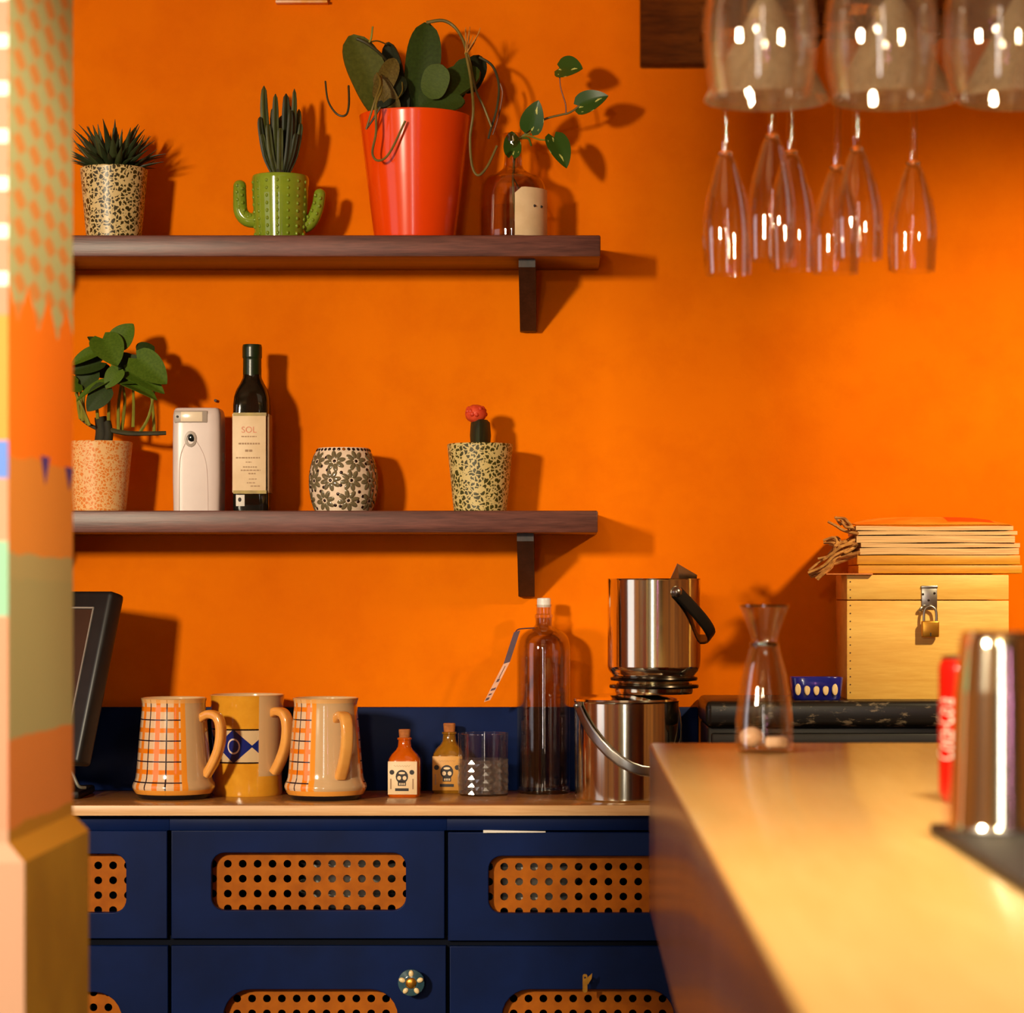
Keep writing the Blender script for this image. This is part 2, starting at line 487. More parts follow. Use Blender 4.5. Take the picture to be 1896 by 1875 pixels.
def pillar_side():
    t = NT('pillar_mural_side')
    s = t.sep(t.coord())
    y, z = s[1], s[2]
    zz = t.math('SUBTRACT', z, 0.0)
    # rows measured on the near edge of the face (distance 2.52)
    H = lambda py: (ZP(py, 2.52)) / 3.0
    f = t.math('DIVIDE', zz, 3.0)
    warp = t.math('MULTIPLY', t.math('SUBTRACT', t.noise(t.coord(), 8, 2), 0.5), 0.006)
    col = t.ramp(t.math('ADD', f, warp), [
        (0.0, C(176, 120, 24)), (H(1545), C(214, 124, 52)), (H(1385), C(168, 158, 104)),
        (H(1075), C(176, 160, 104)), (H(1040), C(228, 140, 52)), (H(840), C(255, 126, 14)),
        ], 'CONSTANT')
    d1 = t.math('SINE', t.math('ADD', t.math('MULTIPLY', y, 42), t.math('MULTIPLY', z, 118)))
    d2 = t.math('SINE', t.math('SUBTRACT', t.math('MULTIPLY', y, 42), t.math('MULTIPLY', z, 118)))
    sc = t.ramp(t.math('MULTIPLY_ADD', t.math('MULTIPLY', d1, d2), 0.5, 0.5), [(0.44, C(180, 184, 130)), (0.66, C(216, 142, 72))])
    tri = t.math('PINGPONG', t.math('ADD', y, 0.02), 0.05)
    edge = t.math('MULTIPLY_ADD', tri, 0.8, ZP(620, 2.7))
    top = t.math('GREATER_THAN', z, edge)
    return t.base(t.mix(top, col, sc), 0.6)


def pillar_front():
    t = NT('pillar_mural_front')
    s = t.sep(t.coord())
    z = s[2]
    H = lambda py: (ZP(py, 2.52)) / 3.0
    f = t.math('DIVIDE', z, 3.0)
    col = t.ramp(f, [
        (0.0, C(186, 140, 112)), (H(1540), C(194, 134, 104)), (H(1155), C(132, 184, 152)),
        (H(1015), C(194, 138, 108)), (H(890), C(84, 124, 206)), (H(825), C(220, 136, 40)), (H(585), C(198, 130, 104)),
        ], 'CONSTANT')
    fz = t.math('FRACT', t.math('DIVIDE', t.math('SUBTRACT', z, ZP(560, 2.52)), 88 * 2.52 / F))
    dot = t.math('LESS_THAN', t.math('ABSOLUTE', t.math('SUBTRACT', fz, 0.5)), 0.14)
    dot = t.math('MULTIPLY', dot, t.math('GREATER_THAN', z, ZP(585, 2.52)))
    fx = t.math('FRACT', t.math('MULTIPLY_ADD', t.math('SUBTRACT', s[0], 0.163), 1 / 0.06, 0.5))
    dot = t.math('MULTIPLY', dot, t.math('LESS_THAN', t.math('ABSOLUTE', t.math('SUBTRACT', fx, 0.5)), 0.24))
    return t.base(t.mix(dot, col, C(206, 244, 226)), 0.6)


M['pillar_side'] = pillar_side()
M['pillar_front'] = pillar_front()
M['plinth_side'] = plain('plinth_paint', C(172, 124, 24), C(150, 104, 16), 6, 0.6)
M['pennant_blue'] = plain('pennant_blue_paint', C(70, 60, 150), C(56, 48, 130), 10, 0.6)


# ------------------------------------------------------------------ mesh helpers
def mk(name, verts, faces, mat, parent=None, smooth=True, ang=38, uvs=None, loc=None, mats=None, fmat=None):
    me = bpy.data.meshes.new(name)
    me.from_pydata([tuple(v) for v in verts], [], faces)
    me.validate()
    for m_ in (mats or [mat]):
        me.materials.append(M[m_] if isinstance(m_, str) else m_)
    if fmat:
        for p, i in zip(me.polygons, fmat):
            p.material_index = i
    if uvs:
        ul = me.uv_layers.new(name='UVMap')
        for lp in me.loops:
            pass
        k = 0
        for p in me.polygons:
            for li in p.loop_indices:
                ul.data[li].uv = uvs[k]
                k += 1
    bm = bmesh.new()
    bm.from_mesh(me)
    bmesh.ops.recalc_face_normals(bm, faces=bm.faces)
    bm.to_mesh(me)
    bm.free()
    if smooth:
        me.shade_smooth()
        me.set_sharp_from_angle(angle=math.radians(ang))
    o = bpy.data.objects.new(name, me)
    COL.objects.link(o)
    if parent:
        o.parent = parent
    if loc:
        o.location = loc
    return o


def tag(o, label, cat, group=None, kind=None):
    if label:
        o['label'] = label
    if cat:
        o['category'] = cat
    if group:
        o['group'] = group
    if kind:
        o['kind'] = kind
    return o


def thing(name, label, cat, loc, rz=0.0, group=None):
    o = bpy.data.objects.new(name, None)
    COL.objects.link(o)
    o.empty_display_size = 0.02
    o.location = loc
    o.rotation_euler = (0, 0, rz)
    return tag(o, label, cat, group)


class T:
    """a thing standing on z0 at distance Y, centred on pixel column cx"""

    def __init__(s, name, label, cat, cx, Y, z0, rz=0.0, group=None):
        s.k = Y / F
        s.cx, s.Y, s.z0 = cx, Y, z0
        s.o = thing(name, label, cat, ((cx - PX) * s.k, Y, z0), rz, group)

    def z(s, py):
        return E + (PY - py) * s.k - s.z0

    def p(s, px, py, dy=0.0):
        return Vector(((px - s.cx) * s.k, dy, s.z(py)))

    def prof(s, pts, base=True):
        out = [(h * s.k, s.z(y)) for h, y in pts]
        if base:
            zmin = min(z for _, z in out)
            out = [(r, 0.0 if abs(z - zmin) < 1e-6 else z) for r, z in out]
        return out


def lathe(name, prof, mat, parent=None, seg=40, loc=None, label=None, ang=38, uv=True, smooth=True):
    dense = [prof[0]]
    for (ra_, za_), (rb_, zb_) in zip(prof[:-1], prof[1:]):
        ln = math.hypot(rb_ - ra_, zb_ - za_)
        if ln > .009:
            f_ = .0012 / ln
            dense += [(ra_ + (rb_ - ra_) * f_, za_ + (zb_ - za_) * f_), (rb_ + (ra_ - rb_) * f_, zb_ + (za_ - zb_) * f_)]
        dense.append((rb_, zb_))
    prof = dense
    verts, faces, uvs = [], [], []
    zs = [z for _, z in prof]
    z0, z1 = min(zs), max(zs)
    rings = []
    for r, z in prof:
        if r < 1e-6:
            rings.append([len(verts)])
            verts.append((0, 0, z))
        else:
            rings.append(list(range(len(verts), len(verts) + seg)))
            for i in range(seg):
                a = 2 * pi * i / seg
                verts.append((r * math.cos(a), r * math.sin(a), z))
    vv = [(z - z0) / max(z1 - z0, 1e-6) for z in zs]
    for j in range(len(rings) - 1):
        A, B = rings[j], rings[j + 1]
        for i in range(seg):
            i2 = (i + 1) % seg
            ua, ub = i / seg, (i + 1) / seg
            if len(A) == 1 and len(B) == 1:
                continue
            if len(A) == 1:
                faces.append((A[0], B[i2], B[i]))
                uvs += [(ua, vv[j]), (ub, vv[j + 1]), (ua, vv[j + 1])]
            elif len(B) == 1:
                faces.append((A[i], A[i2], B[0]))
                uvs += [(ua, vv[j]), (ub, vv[j]), (ua, vv[j + 1])]
            else:
                faces.append((A[i], A[i2], B[i2], B[i]))
                uvs += [(ua, vv[j]), (ub, vv[j]), (ub, vv[j + 1]), (ua, vv[j + 1])]
    return mk(name, verts, faces, mat, parent, smooth, ang, uvs if uv else None, loc)


def vessel(pts, th, floor=None):
    """outer profile (bottom to top) -> closed hollow profile with wall thickness th"""
    inner = []
    zb = pts[0][1] + (floor if floor is not None else th)
    for r, z in reversed(pts):
        if r - th > 0.0005 and z >= zb:
            inner.append((r - th, z))
    inner[0] = (inner[0][0], pts[-1][1])
    rb = inner[-1][0]
    for (r0_, z0_), (r1_, z1_) in zip(pts[:-1], pts[1:]):
        if z0_ <= zb <= z1_ and z1_ > z0_:
            rb = max(r0_ + (r1_ - r0_) * (zb - z0_) / (z1_ - z0_) - th, .001)
            break
    return [(0, pts[0][1])] + list(pts) + inner + [(rb, zb), (0, zb)]


def smooth_prof(pts, n=4):
    """Catmull-Rom through profile points"""
    out = []
    P_ = [Vector(p) for p in pts]
    for i in range(len(P_) - 1):
        p0 = P_[max(i - 1, 0)]
        p1, p2 = P_[i], P_[i + 1]
        p3 = P_[min(i + 2, len(P_) - 1)]
        for j in range(n):
            t = j / n
            q = 0.5 * ((2 * p1) + (-p0 + p2) * t + (2 * p0 - 5 * p1 + 4 * p2 - p3) * t * t + (-p0 + 3 * p1 - 3 * p2 + p3) * t ** 3)
            out.append(q)
    out.append(P_[-1])
    return [tuple(q) for q in out]


def loft(name, secs, mat, parent=None, seg=48, loc=None, ang=38, cap=True):
    """secs: (hx, hy, z, exponent) super-ellipse sections"""
    verts, faces, uvs = [], [], []
    for hx, hy, z, ex in secs:
        for i in range(seg):
            a = 2 * pi * i / seg
            c, s_ = math.cos(a), math.sin(a)
            x = hx * math.copysign(abs(c) ** (2 / ex), c)
            y = hy * math.copysign(abs(s_) ** (2 / ex), s_)
            verts.append((x, y, z))
    n = len(secs)
    for j in range(n - 1):
        for i in range(seg):
            i2 = (i + 1) % seg
            faces.append((j * seg + i, j * seg + i2, (j + 1) * seg + i2, (j + 1) * seg + i))
    if cap:
        faces.append(tuple(reversed(range(seg))))
        faces.append(tuple(range((n - 1) * seg, n * seg)))
    return mk(name, verts, faces, mat, parent, True, ang, None, loc)


def box(name, x0, x1, y0, y1, z0, z1, mat, parent=None, bev=0.0, seg=2, mats=None, loc=None):
    bm = bmesh.new()
    vs = [bm.verts.new((x, y, z)) for x in (x0, x1) for y in (y0, y1) for z in (z0, z1)]
    for f in [(0, 1, 3, 2), (4, 6, 7, 5), (0, 4, 5, 1), (2, 3, 7, 6), (0, 2, 6, 4), (1, 5, 7, 3)]:
        bm.faces.new([vs[i] for i in f])
    if bev:
        bmesh.ops.bevel(bm, geom=bm.edges[:], offset=bev, segments=seg, affect='EDGES', profile=0.5)
    bmesh.ops.recalc_face_normals(bm, faces=bm.faces)
    me = bpy.data.meshes.new(name)
    bm.to_mesh(me)
    bm.free()
    for m_ in (mats or [mat]):
        me.materials.append(M[m_])
    me.shade_smooth()
    me.set_sharp_from_angle(angle=math.radians(30))
    o = bpy.data.objects.new(name, me)
    COL.objects.link(o)
    if parent:
        o.parent = parent
    if loc:
        o.location = loc
    return o


def spline(pts, n=6):
    P_ = [Vector(p) for p in pts]
    out = []
    for i in range(len(P_) - 1):
        p0 = P_[max(i - 1, 0)]
        p1, p2 = P_[i], P_[i + 1]
        p3 = P_[min(i + 2, len(P_) - 1)]
        for j in range(n):
            t = j / n
            out.append(0.5 * ((2 * p1) + (-p0 + p2) * t + (2 * p0 - 5 * p1 + 4 * p2 - p3) * t * t + (-p0 + 3 * p1 - 3 * p2 + p3) * t ** 3))
    out.append(P_[-1])
    return out


def tube(name, pts, rad, mat, parent=None, seg=8, n=6, flat=None, up=None, label=None):
    """swept tube; rad number or (r0, r1); flat=(w, h) gives a strap of that section, w along 'up'"""
    path = spline(pts, n) if n else [Vector(p) for p in pts]
    m_ = len(path)
    verts, faces = [], []
    ref = Vector(up) if up else Vector((0.13, 0.94, 0.31))
    prev = None
    for i, p in enumerate(path):
        d = (path[min(i + 1, m_ - 1)] - path[max(i - 1, 0)]).normalized()
        if up:
            a = (ref - d * ref.dot(d)).normalized()
        elif prev is None:
            a = (ref - d * ref.dot(d)).normalized()
        else:
            a = (prev - d * prev.dot(d)).normalized()
        prev = a
        b = d.cross(a)
        t = i / (m_ - 1)
        r = rad[0] + (rad[1] - rad[0]) * t if isinstance(rad, tuple) else rad
        for j in range(seg):
            an = 2 * pi * j / seg
            if flat:
                c, s_ = math.cos(an), math.sin(an)
                verts.append(p + a * (flat[0] * math.copysign(abs(c) ** 0.5, c)) + b * (flat[1] * math.copysign(abs(s_) ** 0.5, s_)))
            else:
                verts.append(p + a * (r * math.cos(an)) + b * (r * math.sin(an)))
    for i in range(m_ - 1):
        for j in range(seg):
            j2 = (j + 1) % seg
            faces.append((i * seg + j, i * seg + j2, (i + 1) * seg + j2, (i + 1) * seg + j))
    faces.append(tuple(reversed(range(seg))))
    faces.append(tuple(range((m_ - 1) * seg, m_ * seg)))
    return mk(name, verts, faces, mat, parent, True, 50)


def ellipsoid(name, rx, ry, rz, mat, parent=None, seg=12, rings=8, loc=None, lump=0.0):
    verts, faces = [(0, 0, -rz)], []
    for j in range(1, rings):
        th = pi * j / rings
        for i in range(seg):
            a = 2 * pi * i / seg
            g = 1 + (R.uniform(-lump, lump) if lump else 0)
            verts.append((rx * g * math.sin(th) * math.cos(a), ry * g * math.sin(th) * math.sin(a), -rz * g * math.cos(th)))
    verts.append((0, 0, rz))
    for i in range(seg):
        faces.append((0, 1 + (i + 1) % seg, 1 + i))
    for j in range(rings - 2):
        for i in range(seg):
            a, b = 1 + j * seg + i, 1 + j * seg + (i + 1) % seg
            faces.append((a, b, b + seg, a + seg))
    last = len(verts) - 1
    o_ = 1 + (rings - 2) * seg
    for i in range(seg):
        faces.append((o_ + i, o_ + (i + 1) % seg, last))
    return mk(name, verts, faces, mat, parent, True, 60, None, loc)


def curve_plate(name, outlines, depth, mat, parent=None, loc=None, bev=0.0, res=4):
    """flat plate in the XZ plane with holes; outlines = list of closed 2-D loops, front face towards -Y"""
    cu = bpy.data.curves.new(name, 'CURVE')
    cu.dimensions = '2D'
    cu.fill_mode = 'BOTH'
    cu.extrude = depth / 2
    cu.bevel_depth = bev
    cu.bevel_resolution = 2
    for loop in outlines:
        sp = cu.splines.new('POLY')
        sp.points.add(len(loop) - 1)
        for q, (x, y) in zip(sp.points, loop):
            q.co = (x, y, 0, 1)
        sp.use_cyclic_u = True
    tmp = bpy.data.objects.new('tmp', cu)
    COL.objects.link(tmp)
    dg = bpy.context.evaluated_depsgraph_get()
    me = bpy.data.meshes.new_from_object(tmp.evaluated_get(dg))
    bpy.data.objects.remove(tmp)
    bpy.data.curves.remove(cu)
    me.name = name
    me.transform(Matrix.Rotation(pi / 2, 4, 'X'))
    me.materials.clear()
    me.materials.append(M[mat])
    me.shade_smooth()
    me.set_sharp_from_angle(angle=math.radians(30))
    o = bpy.data.objects.new(name, me)
    COL.objects.link(o)
    if parent:
        o.parent = parent
    if loc:
        o.location = loc
    return o


def rrect(x0, x1, y0, y1, r, n=6):
    pts = []
    for cx, cy, a0 in ((x1 - r, y1 - r, 0), (x0 + r, y1 - r, 90), (x0 + r, y0 + r, 180), (x1 - r, y0 + r, 270)):
        for i in range(n + 1):
            a = math.radians(a0 + 90 * i / n)
            pts.append((cx + r * math.cos(a), cy + r * math.sin(a)))
    return pts


def circ(x, y, r, n=14):
    return [(x + r * math.cos(2 * pi * i / n), y + r * math.sin(2 * pi * i / n)) for i in range(n)]


def text_geo(body, size, extrude=0.0, shear=0.0):
    cu = bpy.data.curves.new('txt', 'FONT')
    cu.body = body
    cu.size = size
    cu.align_x = 'CENTER'
    cu.align_y = 'CENTER'
    cu.extrude = extrude
    cu.shear = shear
    tmp = bpy.data.objects.new('tmp', cu)
    COL.objects.link(tmp)
    dg = bpy.context.evaluated_depsgraph_get()
    me = bpy.data.meshes.new_from_object(tmp.evaluated_get(dg))
    bpy.data.objects.remove(tmp)
    v = [tuple(q.co) for q in me.vertices]
    f = [tuple(p.vertices) for p in me.polygons]
    bpy.data.meshes.remove(me)
    return v, f


# leaves ------------------------------------------------------------
def leaf_mesh(name, width, kind='oval', curl=0.12, fold=0.10, th=0.012, nl=12, nw=6, mat='leaf_mid', wave=0.0):
    """unit leaf along +X, width relative to the length, top towards +Z, real thickness"""
    def wf(t):
        if kind == 'oval':
            return max(0.0, math.sin(pi * t ** 0.85)) ** 0.55
        if kind == 'oblong':
            return (1 - abs(2 * t ** 0.9 - 1) ** 2.6) ** 0.5 * (0.8 + 0.2 * t)
        if kind == 'heart':
            return (t ** 0.32) * ((1 - t) ** 0.75) * 1.62
        if kind == 'blade':
            return (0.75 + 0.25 * math.sin(pi * t)) * (1 - t ** 2.2)
        return math.sin(pi * t)
    top, bot, faces = [], [], []
    for i in range(nl + 1):
        t = i / nl
        ww = max(wf(min(max(t, 0.004), 0.996)) * width / 2, 0.004)
        tk = th * (1 - 0.9 * t if kind == 'blade' else 1)
        for j in range(nw + 1):
            s_ = j / nw * 2 - 1
            z = -curl * (t - 0.2) ** 2 + fold * abs(s_) * ww * 2 + wave * math.sin(t * 9 + s_ * 2) * abs(s_)
            back = -0.16 * abs(s_) * (1 - t) ** 4 if kind == 'heart' else 0
            top.append((t + back, s_ * ww, z + tk / 2))
            bot.append((t + back, s_ * ww, z - tk / 2))
    n = len(top)
    W = nw + 1
    for i in range(nl):
        for j in range(nw):
            a = i * W + j
            faces.append((a, a + W, a + W + 1, a + 1))
            faces.append((n + a, n + a + 1, n + a + W + 1, n + a + W))
    for i in range(nl):
        a = i * W
        faces.append((a, n + a, n + a + W, a + W))
        a = i * W + nw
        faces.append((a, a + W, n + a + W, n + a))
    for j in range(nw):
        faces.append((j, j + 1, n + j + 1, n + j))
        a = nl * W + j
        faces.append((a, n + a, n + a + 1, a + 1))
    o = mk(name, top + bot, faces, mat, None, True, 60)
    me = o.data
    bpy.data.objects.remove(o)
    return me


def put_leaf(me, name, parent, base, tip, normal, ws=1.0, label=None):
    base, tip, normal = Vector(base), Vector(tip), Vector(normal)
    x = tip - base
    L = x.length
    x.normalize()
    zz = (normal - x * normal.dot(x)).normalized()
    y = zz.cross(x)
    mt = Matrix(((x.x * L, y.x * L * ws, zz.x * L, base.x), (x.y * L, y.y * L * ws, zz.y * L, base.y), (x.z * L, y.z * L * ws, zz.z * L, base.z), (0, 0, 0, 1)))
    o = bpy.data.objects.new(name, me)
    COL.objects.link(o)
    o.parent = parent
    o.matrix_basis = mt
    if label:
        o['label'] = label
    return o


def inst(me, name, parent, loc=(0, 0, 0), rot=None, scale=None, mt=None):
    o = bpy.data.objects.new(name, me)
    COL.objects.link(o)
    o.parent = parent
    if mt is not None:
        o.matrix_basis = mt
    else:
        o.location = loc
        if rot:
            o.rotation_euler = rot
        if scale:
            o.scale = scale
    return o


def mesh_of(o):
    me = o.data
    bpy.data.objects.remove(o)
    return me


# ------------------------------------------------------------------ the room
YW = 4.87
def struct(o, label, cat='wall'):
    o['kind'] = 'structure'
    o['label'] = label
    return o


def slab(name, x0, x1, y0, y1, z0, z1, mat, label):
    return struct(box(name, x0, x1, y0, y1, z0, z1, mat), label)


slab('wall_back', -2.6, 2.6, YW, YW + 0.1, 0, 3.0, 'wall', 'mottled orange plaster wall behind the shelves')
slab('floor', -2.6, 2.6, -2.6, YW, -0.1, 0, 'floor', 'dark floor below the bar')
slab('ceiling', -2.6, 2.6, -2.6, YW, 3.0, 3.1, 'ceiling', 'pale ceiling above the bar')
slab('wall_left', -2.7, -2.6, -2.6, YW, 0, 3.0, 'room_wall', 'side wall left of the pillar')
slab('wall_right', 2.6, 2.7, -2.6, YW, 0, 3.0, 'room_wall', 'side wall right of the bar')
slab('wall_front', -2.6, 2.6, -2.7, -2.6, 0, 3.0, 'room_wall_grey', 'wall of the room opposite the shelves')

# painted pillar
PXR = (135 - PX) * 2.85 / F            # plane of its right face
PN = PXR * F / (15 - PX)               # its near edge
pil = thing('wall_pillar', 'painted pillar with scale mural in soft focus at the left edge', None, (PXR - 0.17, (PN + 2.85) / 2, 0))
pil['kind'] = 'structure'
hx, hy = 0.17, (2.85 - PN) / 2
zpl = ZP(1572, PN) + 0.0
v = [(sx * hx, sy * hy, zz) for zz in (zpl, 3.0) for sx, sy in ((-1, -1), (1, -1), (1, 1), (-1, 1))]
sh = mk('shaft', v, [(0, 1, 5, 4), (1, 2, 6, 5), (2, 3, 7, 6), (3, 0, 4, 7), (0, 3, 2, 1), (4, 5, 6, 7)], None, pil, False,
        mats=['pillar_front', 'pillar_side'], fmat=[0, 1, 0, 0, 0, 0])
e = 0.016
v = [(sx * (hx + (e if sx > 0 else 0)), sy * (hy + e * 0.3), zz) for zz in (0, zpl - 0.012) for sx, sy in ((-1, -1), (1, -1), (1, 1), (-1, 1))]
v += [(sx * hx, sy * hy, zpl + 0.006) for sx, sy in ((-1, -1), (1, -1), (1, 1), (-1, 1))]
mk('plinth', v, [(0, 1, 5, 4), (1, 2, 6, 5), (2, 3, 7, 6), (3, 0, 4, 7), (0, 3, 2, 1), (8, 9, 10, 11),
                 (4, 5, 9, 8), (5, 6, 10, 9), (6, 7, 11, 10), (7, 4, 8, 11)], None, pil, False,
   mats=['pillar_front', 'plinth_side', 'pillar_side'], fmat=[0, 1, 0, 0, 0, 0, 0, 2, 0, 0])
for yy, zt, wd, hh in ((2.705, 846, 0.030, 0.028), (2.835, 866, 0.030, 0.024)):
    zt = ZP(zt, yy)
    y0 = yy - (PN + 2.85) / 2
    x0 = hx + 0.0005
    vv = [(x0, y0 - wd, zt), (x0, y0 + wd * 0.5, zt), (x0, y0 - wd * .25, zt - hh)]
    vv += [(x0 - 0.002, a[1], a[2]) for a in vv]
    mk('pennant', vv, [(0, 1, 2), (5, 4, 3), (0, 3, 4, 1), (1, 4, 5, 2), (2, 5, 3, 0)], 'pennant_blue', pil, False)

# ------------------------------------------------------------------ shelves
YS = 4.67
ks = YS / F
ZS1, ZS2 = ZP(435, YS), ZP(945, YS)
xl = (-260 - PX) * ks


def shelf(name, label, ztop, th, xr, bx0, bx1, by, pytilt=0):
    s = thing(name, label, 'shelf', ((xl + xr) / 2, (YS + YW) / 2, ztop - th))
    ox, oy = -(xl + xr) / 2, -(YS + YW) / 2
    box('board', xl + ox, xr + ox, YS + oy, YW + oy, 0, th, 'shelf_wood', s, 0.003)
    for a, b in ((bx0, bx1), (bx0 - 900, bx1 - 900)):
        kk = (YW - 0.01) / F
        xa, xb = (a - PX) * kk + ox, (b - PX) * kk + ox
        zb = E + (PY - by) * kk - (ztop - th)
        poly = [(YW + oy, -0.0), (YS + 0.035 + oy, 0.0), (YS + 0.035 + oy, -0.014), (YW - 0.022 + oy, zb), (YW + oy, zb)]
        n = len(poly)
        vv = [(xa, p[0], p[1]) for p in poly] + [(xb, p[0], p[1]) for p in poly]
        ff = [tuple(range(n)), tuple(reversed(range(n, 2 * n)))] + [(i, n + i, n + (i + 1) % n, (i + 1) % n) for i in range(n)]
        br = mk('bracket', vv, ff, 'bracket_wood', s, False)
        if a == bx0:
            sc = lathe('screw', [(0, 0), (0.004, 0), (0.004, 0.002), (0, 0.003)], 'steel_dull', br, 10)
            sc.rotation_euler = (pi / 2, 0, 0)
            sc.location = ((xa + xb) / 2, YW - 0.024 + oy - 0.004, zb + 0.012)
    return s


shelf('wall_shelf', 'upper dark wooden shelf holding the orange pot', ZS1, 40 * ks, (1112 - PX) * ks, 963, 993, 614)
shelf('wall_shelf', 'lower dark wooden shelf holding the olive oil bottle', ZS2, 41 * ks, (1107 - PX) * ks, 960, 990, 1104)

# ------------------------------------------------------------------ upper shelf plants
YI = 4.77


def terrapot(t, mat, cx_half_top, y_top, half_bot, soil_drop=8):
    k = t.k
    pts = [(half_bot * k, 0), (cx_half_top * k, t.z(y_top))]
    H = pts[1][1]
    pr = [(pts[0][0] - 0.002, 0), (pts[0][0], 0.003)] + [(pts[0][0] + (pts[1][0] - pts[0][0]) * q, H * q) for q in (0.25, 0.5, 0.75)] + [(pts[1][0], H - 0.002), (pts[1][0] - 0.0015, H)]
    lathe('pot', vessel(pr, 0.004, 0.005), mat, t.o, 44)
    rs = pts[1][0] - 0.006
    lathe('soil', [(rs * 0.9, H - 0.02), (rs * 0.97, H - 0.008), (rs * 0.6, H - 0.004), (0, H - 0.003)], 'soil', t.o, 24)
    return H


# haworthia
t = T('potted_haworthia', 'spiky dark green succulent in black-flecked cream pot', 'potted plant', 211, YI, ZS1)
H = terrapot(t, 'terrazzo', 62, 313, 50)
bl = [leaf_mesh('haworthia_leaf', 0.18, 'blade', c, 0.25, 0.06, 8, 4, m_) for c, m_ in ((0.10, 'haworthia'), (-0.12, 'haworthia2'), (0.3, 'haworthia'))]
for ring, (n, el, L, r0) in enumerate(((20, 26, 66, 28), (20, 42, 80, 26), (20, 56, 86, 22), (16, 68, 90, 17), (10, 80, 84, 9))):
    for i in range(n):
        a = 2 * pi * (i + 0.5 * (ring % 2) + R.uniform(-.2, .2)) / n
        e_ = math.radians(el + R.uniform(-8, 8))
        l_ = L * t.k * R.uniform(0.85, 1.1)
        b = Vector((math.cos(a) * r0 * t.k, math.sin(a) * r0 * t.k, H - 0.006))
        d = Vector((math.cos(a) * math.cos(e_), math.sin(a) * math.cos(e_), math.sin(e_)))
        if d.y > 0.5:
            l_ *= 0.75
        nn = Vector((-math.cos(a) * math.sin(e_), -math.sin(a) * math.sin(e_), math.cos(e_)))
        put_leaf(bl[(i + ring) % 3], 'leaf', t.o, b, b + d * l_, nn, R.uniform(0.9, 1.15))

# cactus shaped planter
t = T('cactus_planter', 'glazed green cactus-shaped planter with upright cactus stems', 'potted plant', 519, YI, ZS1)
k = t.k
Hc = t.z(326)
pr = [(43 * k, 0), (47 * k, 0.004), (49 * k, Hc * .3), (52 * k, Hc * .7), (53 * k, Hc - .006), (51.5 * k, Hc - .001), (50 * k, Hc)]
lathe('planter_body', vessel(pr, 0.005, 0.006), 'green_glaze', t.o, 48)
lathe('soil', [(45 * k, Hc - .02), (46 * k, Hc - 0.008), (0, Hc - .004)], 'soil', t.o, 24)
arm1 = tube('arm', [t.p(478, 408), t.p(458, 406), t.p(446, 392), t.p(444, 366), t.p(444, 344)], (14.5 * k, 12 * k), 'green_glaze', t.o, 16, 6)
ellipsoid('arm_tip', 12.1 * k, 12.1 * k, 11 * k, 'green_glaze', arm1, 16, 8, t.p(444, 344))
arm2 = tube('arm', [t.p(560, 420), t.p(572, 414), t.p(582, 400), t.p(589, 380), t.p(592, 360)], (13.5 * k, 11 * k), 'green_glaze', t.o, 16, 6)
ellipsoid('arm_tip', 11.1 * k, 11.1 * k, 11 * k, 'green_glaze', arm2, 16, 8, t.p(592, 360))
nub = mesh_of(ellipsoid('glaze_bump', 0.0030, 0.0030, 0.0036, 'green_glaze', None, 8, 6))
for ai in range(7):
    a = math.radians(-158 + ai * 22.6)
    for q in range(8):
        zz = Hc * (0.1 + 0.112 * q)
        rr = (47.5 + 5 * q / 8) * k
        inst(nub, 'glaze_bump', t.o, (rr * math.cos(a), rr * math.sin(a), zz))
for arm, pts in ((arm1, [(470, 404), (457, 400), (449, 388), (446, 374), (445, 360), (445, 348)]), (arm2, [(566, 414), (576, 406), (583, 394), (588, 380), (590, 366)])):
    for px, py in pts:
        for s_ in (-5, 4):
            inst(nub, 'glaze_bump', arm, t.p(px + s_, py + s_ * .6, -0.0108))
specs = [(-36, 217, 5.5, -6), (-30, 158, 8, 4), (-8, 175, 6.5, -8), (10, 172, 8.5, 6), (26, 165, 5.5, -4), (37, 228, 5, -2), (20, 205, 6, -14),
         (-20, 232, 6, -16), (2, 240, 6, -18), (30, 250, 5, -14), (-32, 250, 5, -8), (14, 190, 7, 14), (-14, 196, 7, 14), (0, 210, 7, 22), (33, 200, 5.5, 10)]
for i, (dx, ty, rr, dy) in enumerate(specs):
    b = t.p(519 + dx * 0.32, 326, dy * k * 0.4)
    m1 = t.p(519 + dx * 0.75, 290, dy * k * 0.9)
    m2 = t.p(519 + dx * 1.0, 0.5 * (ty + 260), dy * k)
    e2 = t.p(519 + dx * 1.02, ty, dy * k * 1.0)
    pts = spline([b - Vector((0, 0, 0.01)), b, m1, m2, e2], 4)
    # ribbed stem with pointed end
    verts, faces = [], []
    n = len(pts)
    for q, p_ in enumerate(pts):
        tt = q / (n - 1)
        r_ = rr * k * (0.62 + 0.5 * math.sin(pi * min(tt * 1.15, 1) * 0.8)) * (1 if tt < 0.8 else max(0.12, math.sqrt(max(0.0, 1 - ((tt - 0.8) / 0.2) ** 2))))
        for j in range(12):
            an = 2 * pi * j / 12
            g = 1.0 if j % 2 else 0.72
            verts.append(p_ + Vector((r_ * g * math.cos(an), r_ * g * math.sin(an), 0)))
    for q in range(n - 1):
        for j in range(12):
            j2 = (j + 1) % 12
            faces.append((q * 12 + j, q * 12 + j2, (q + 1) * 12 + j2, (q + 1) * 12 + j))
    faces.append(tuple(range((n - 1) * 12, n * 12)))
    mk('stem', verts, faces, 'euphorbia' if i % 3 else 'euphorbia_dark', t.o, True, 25)
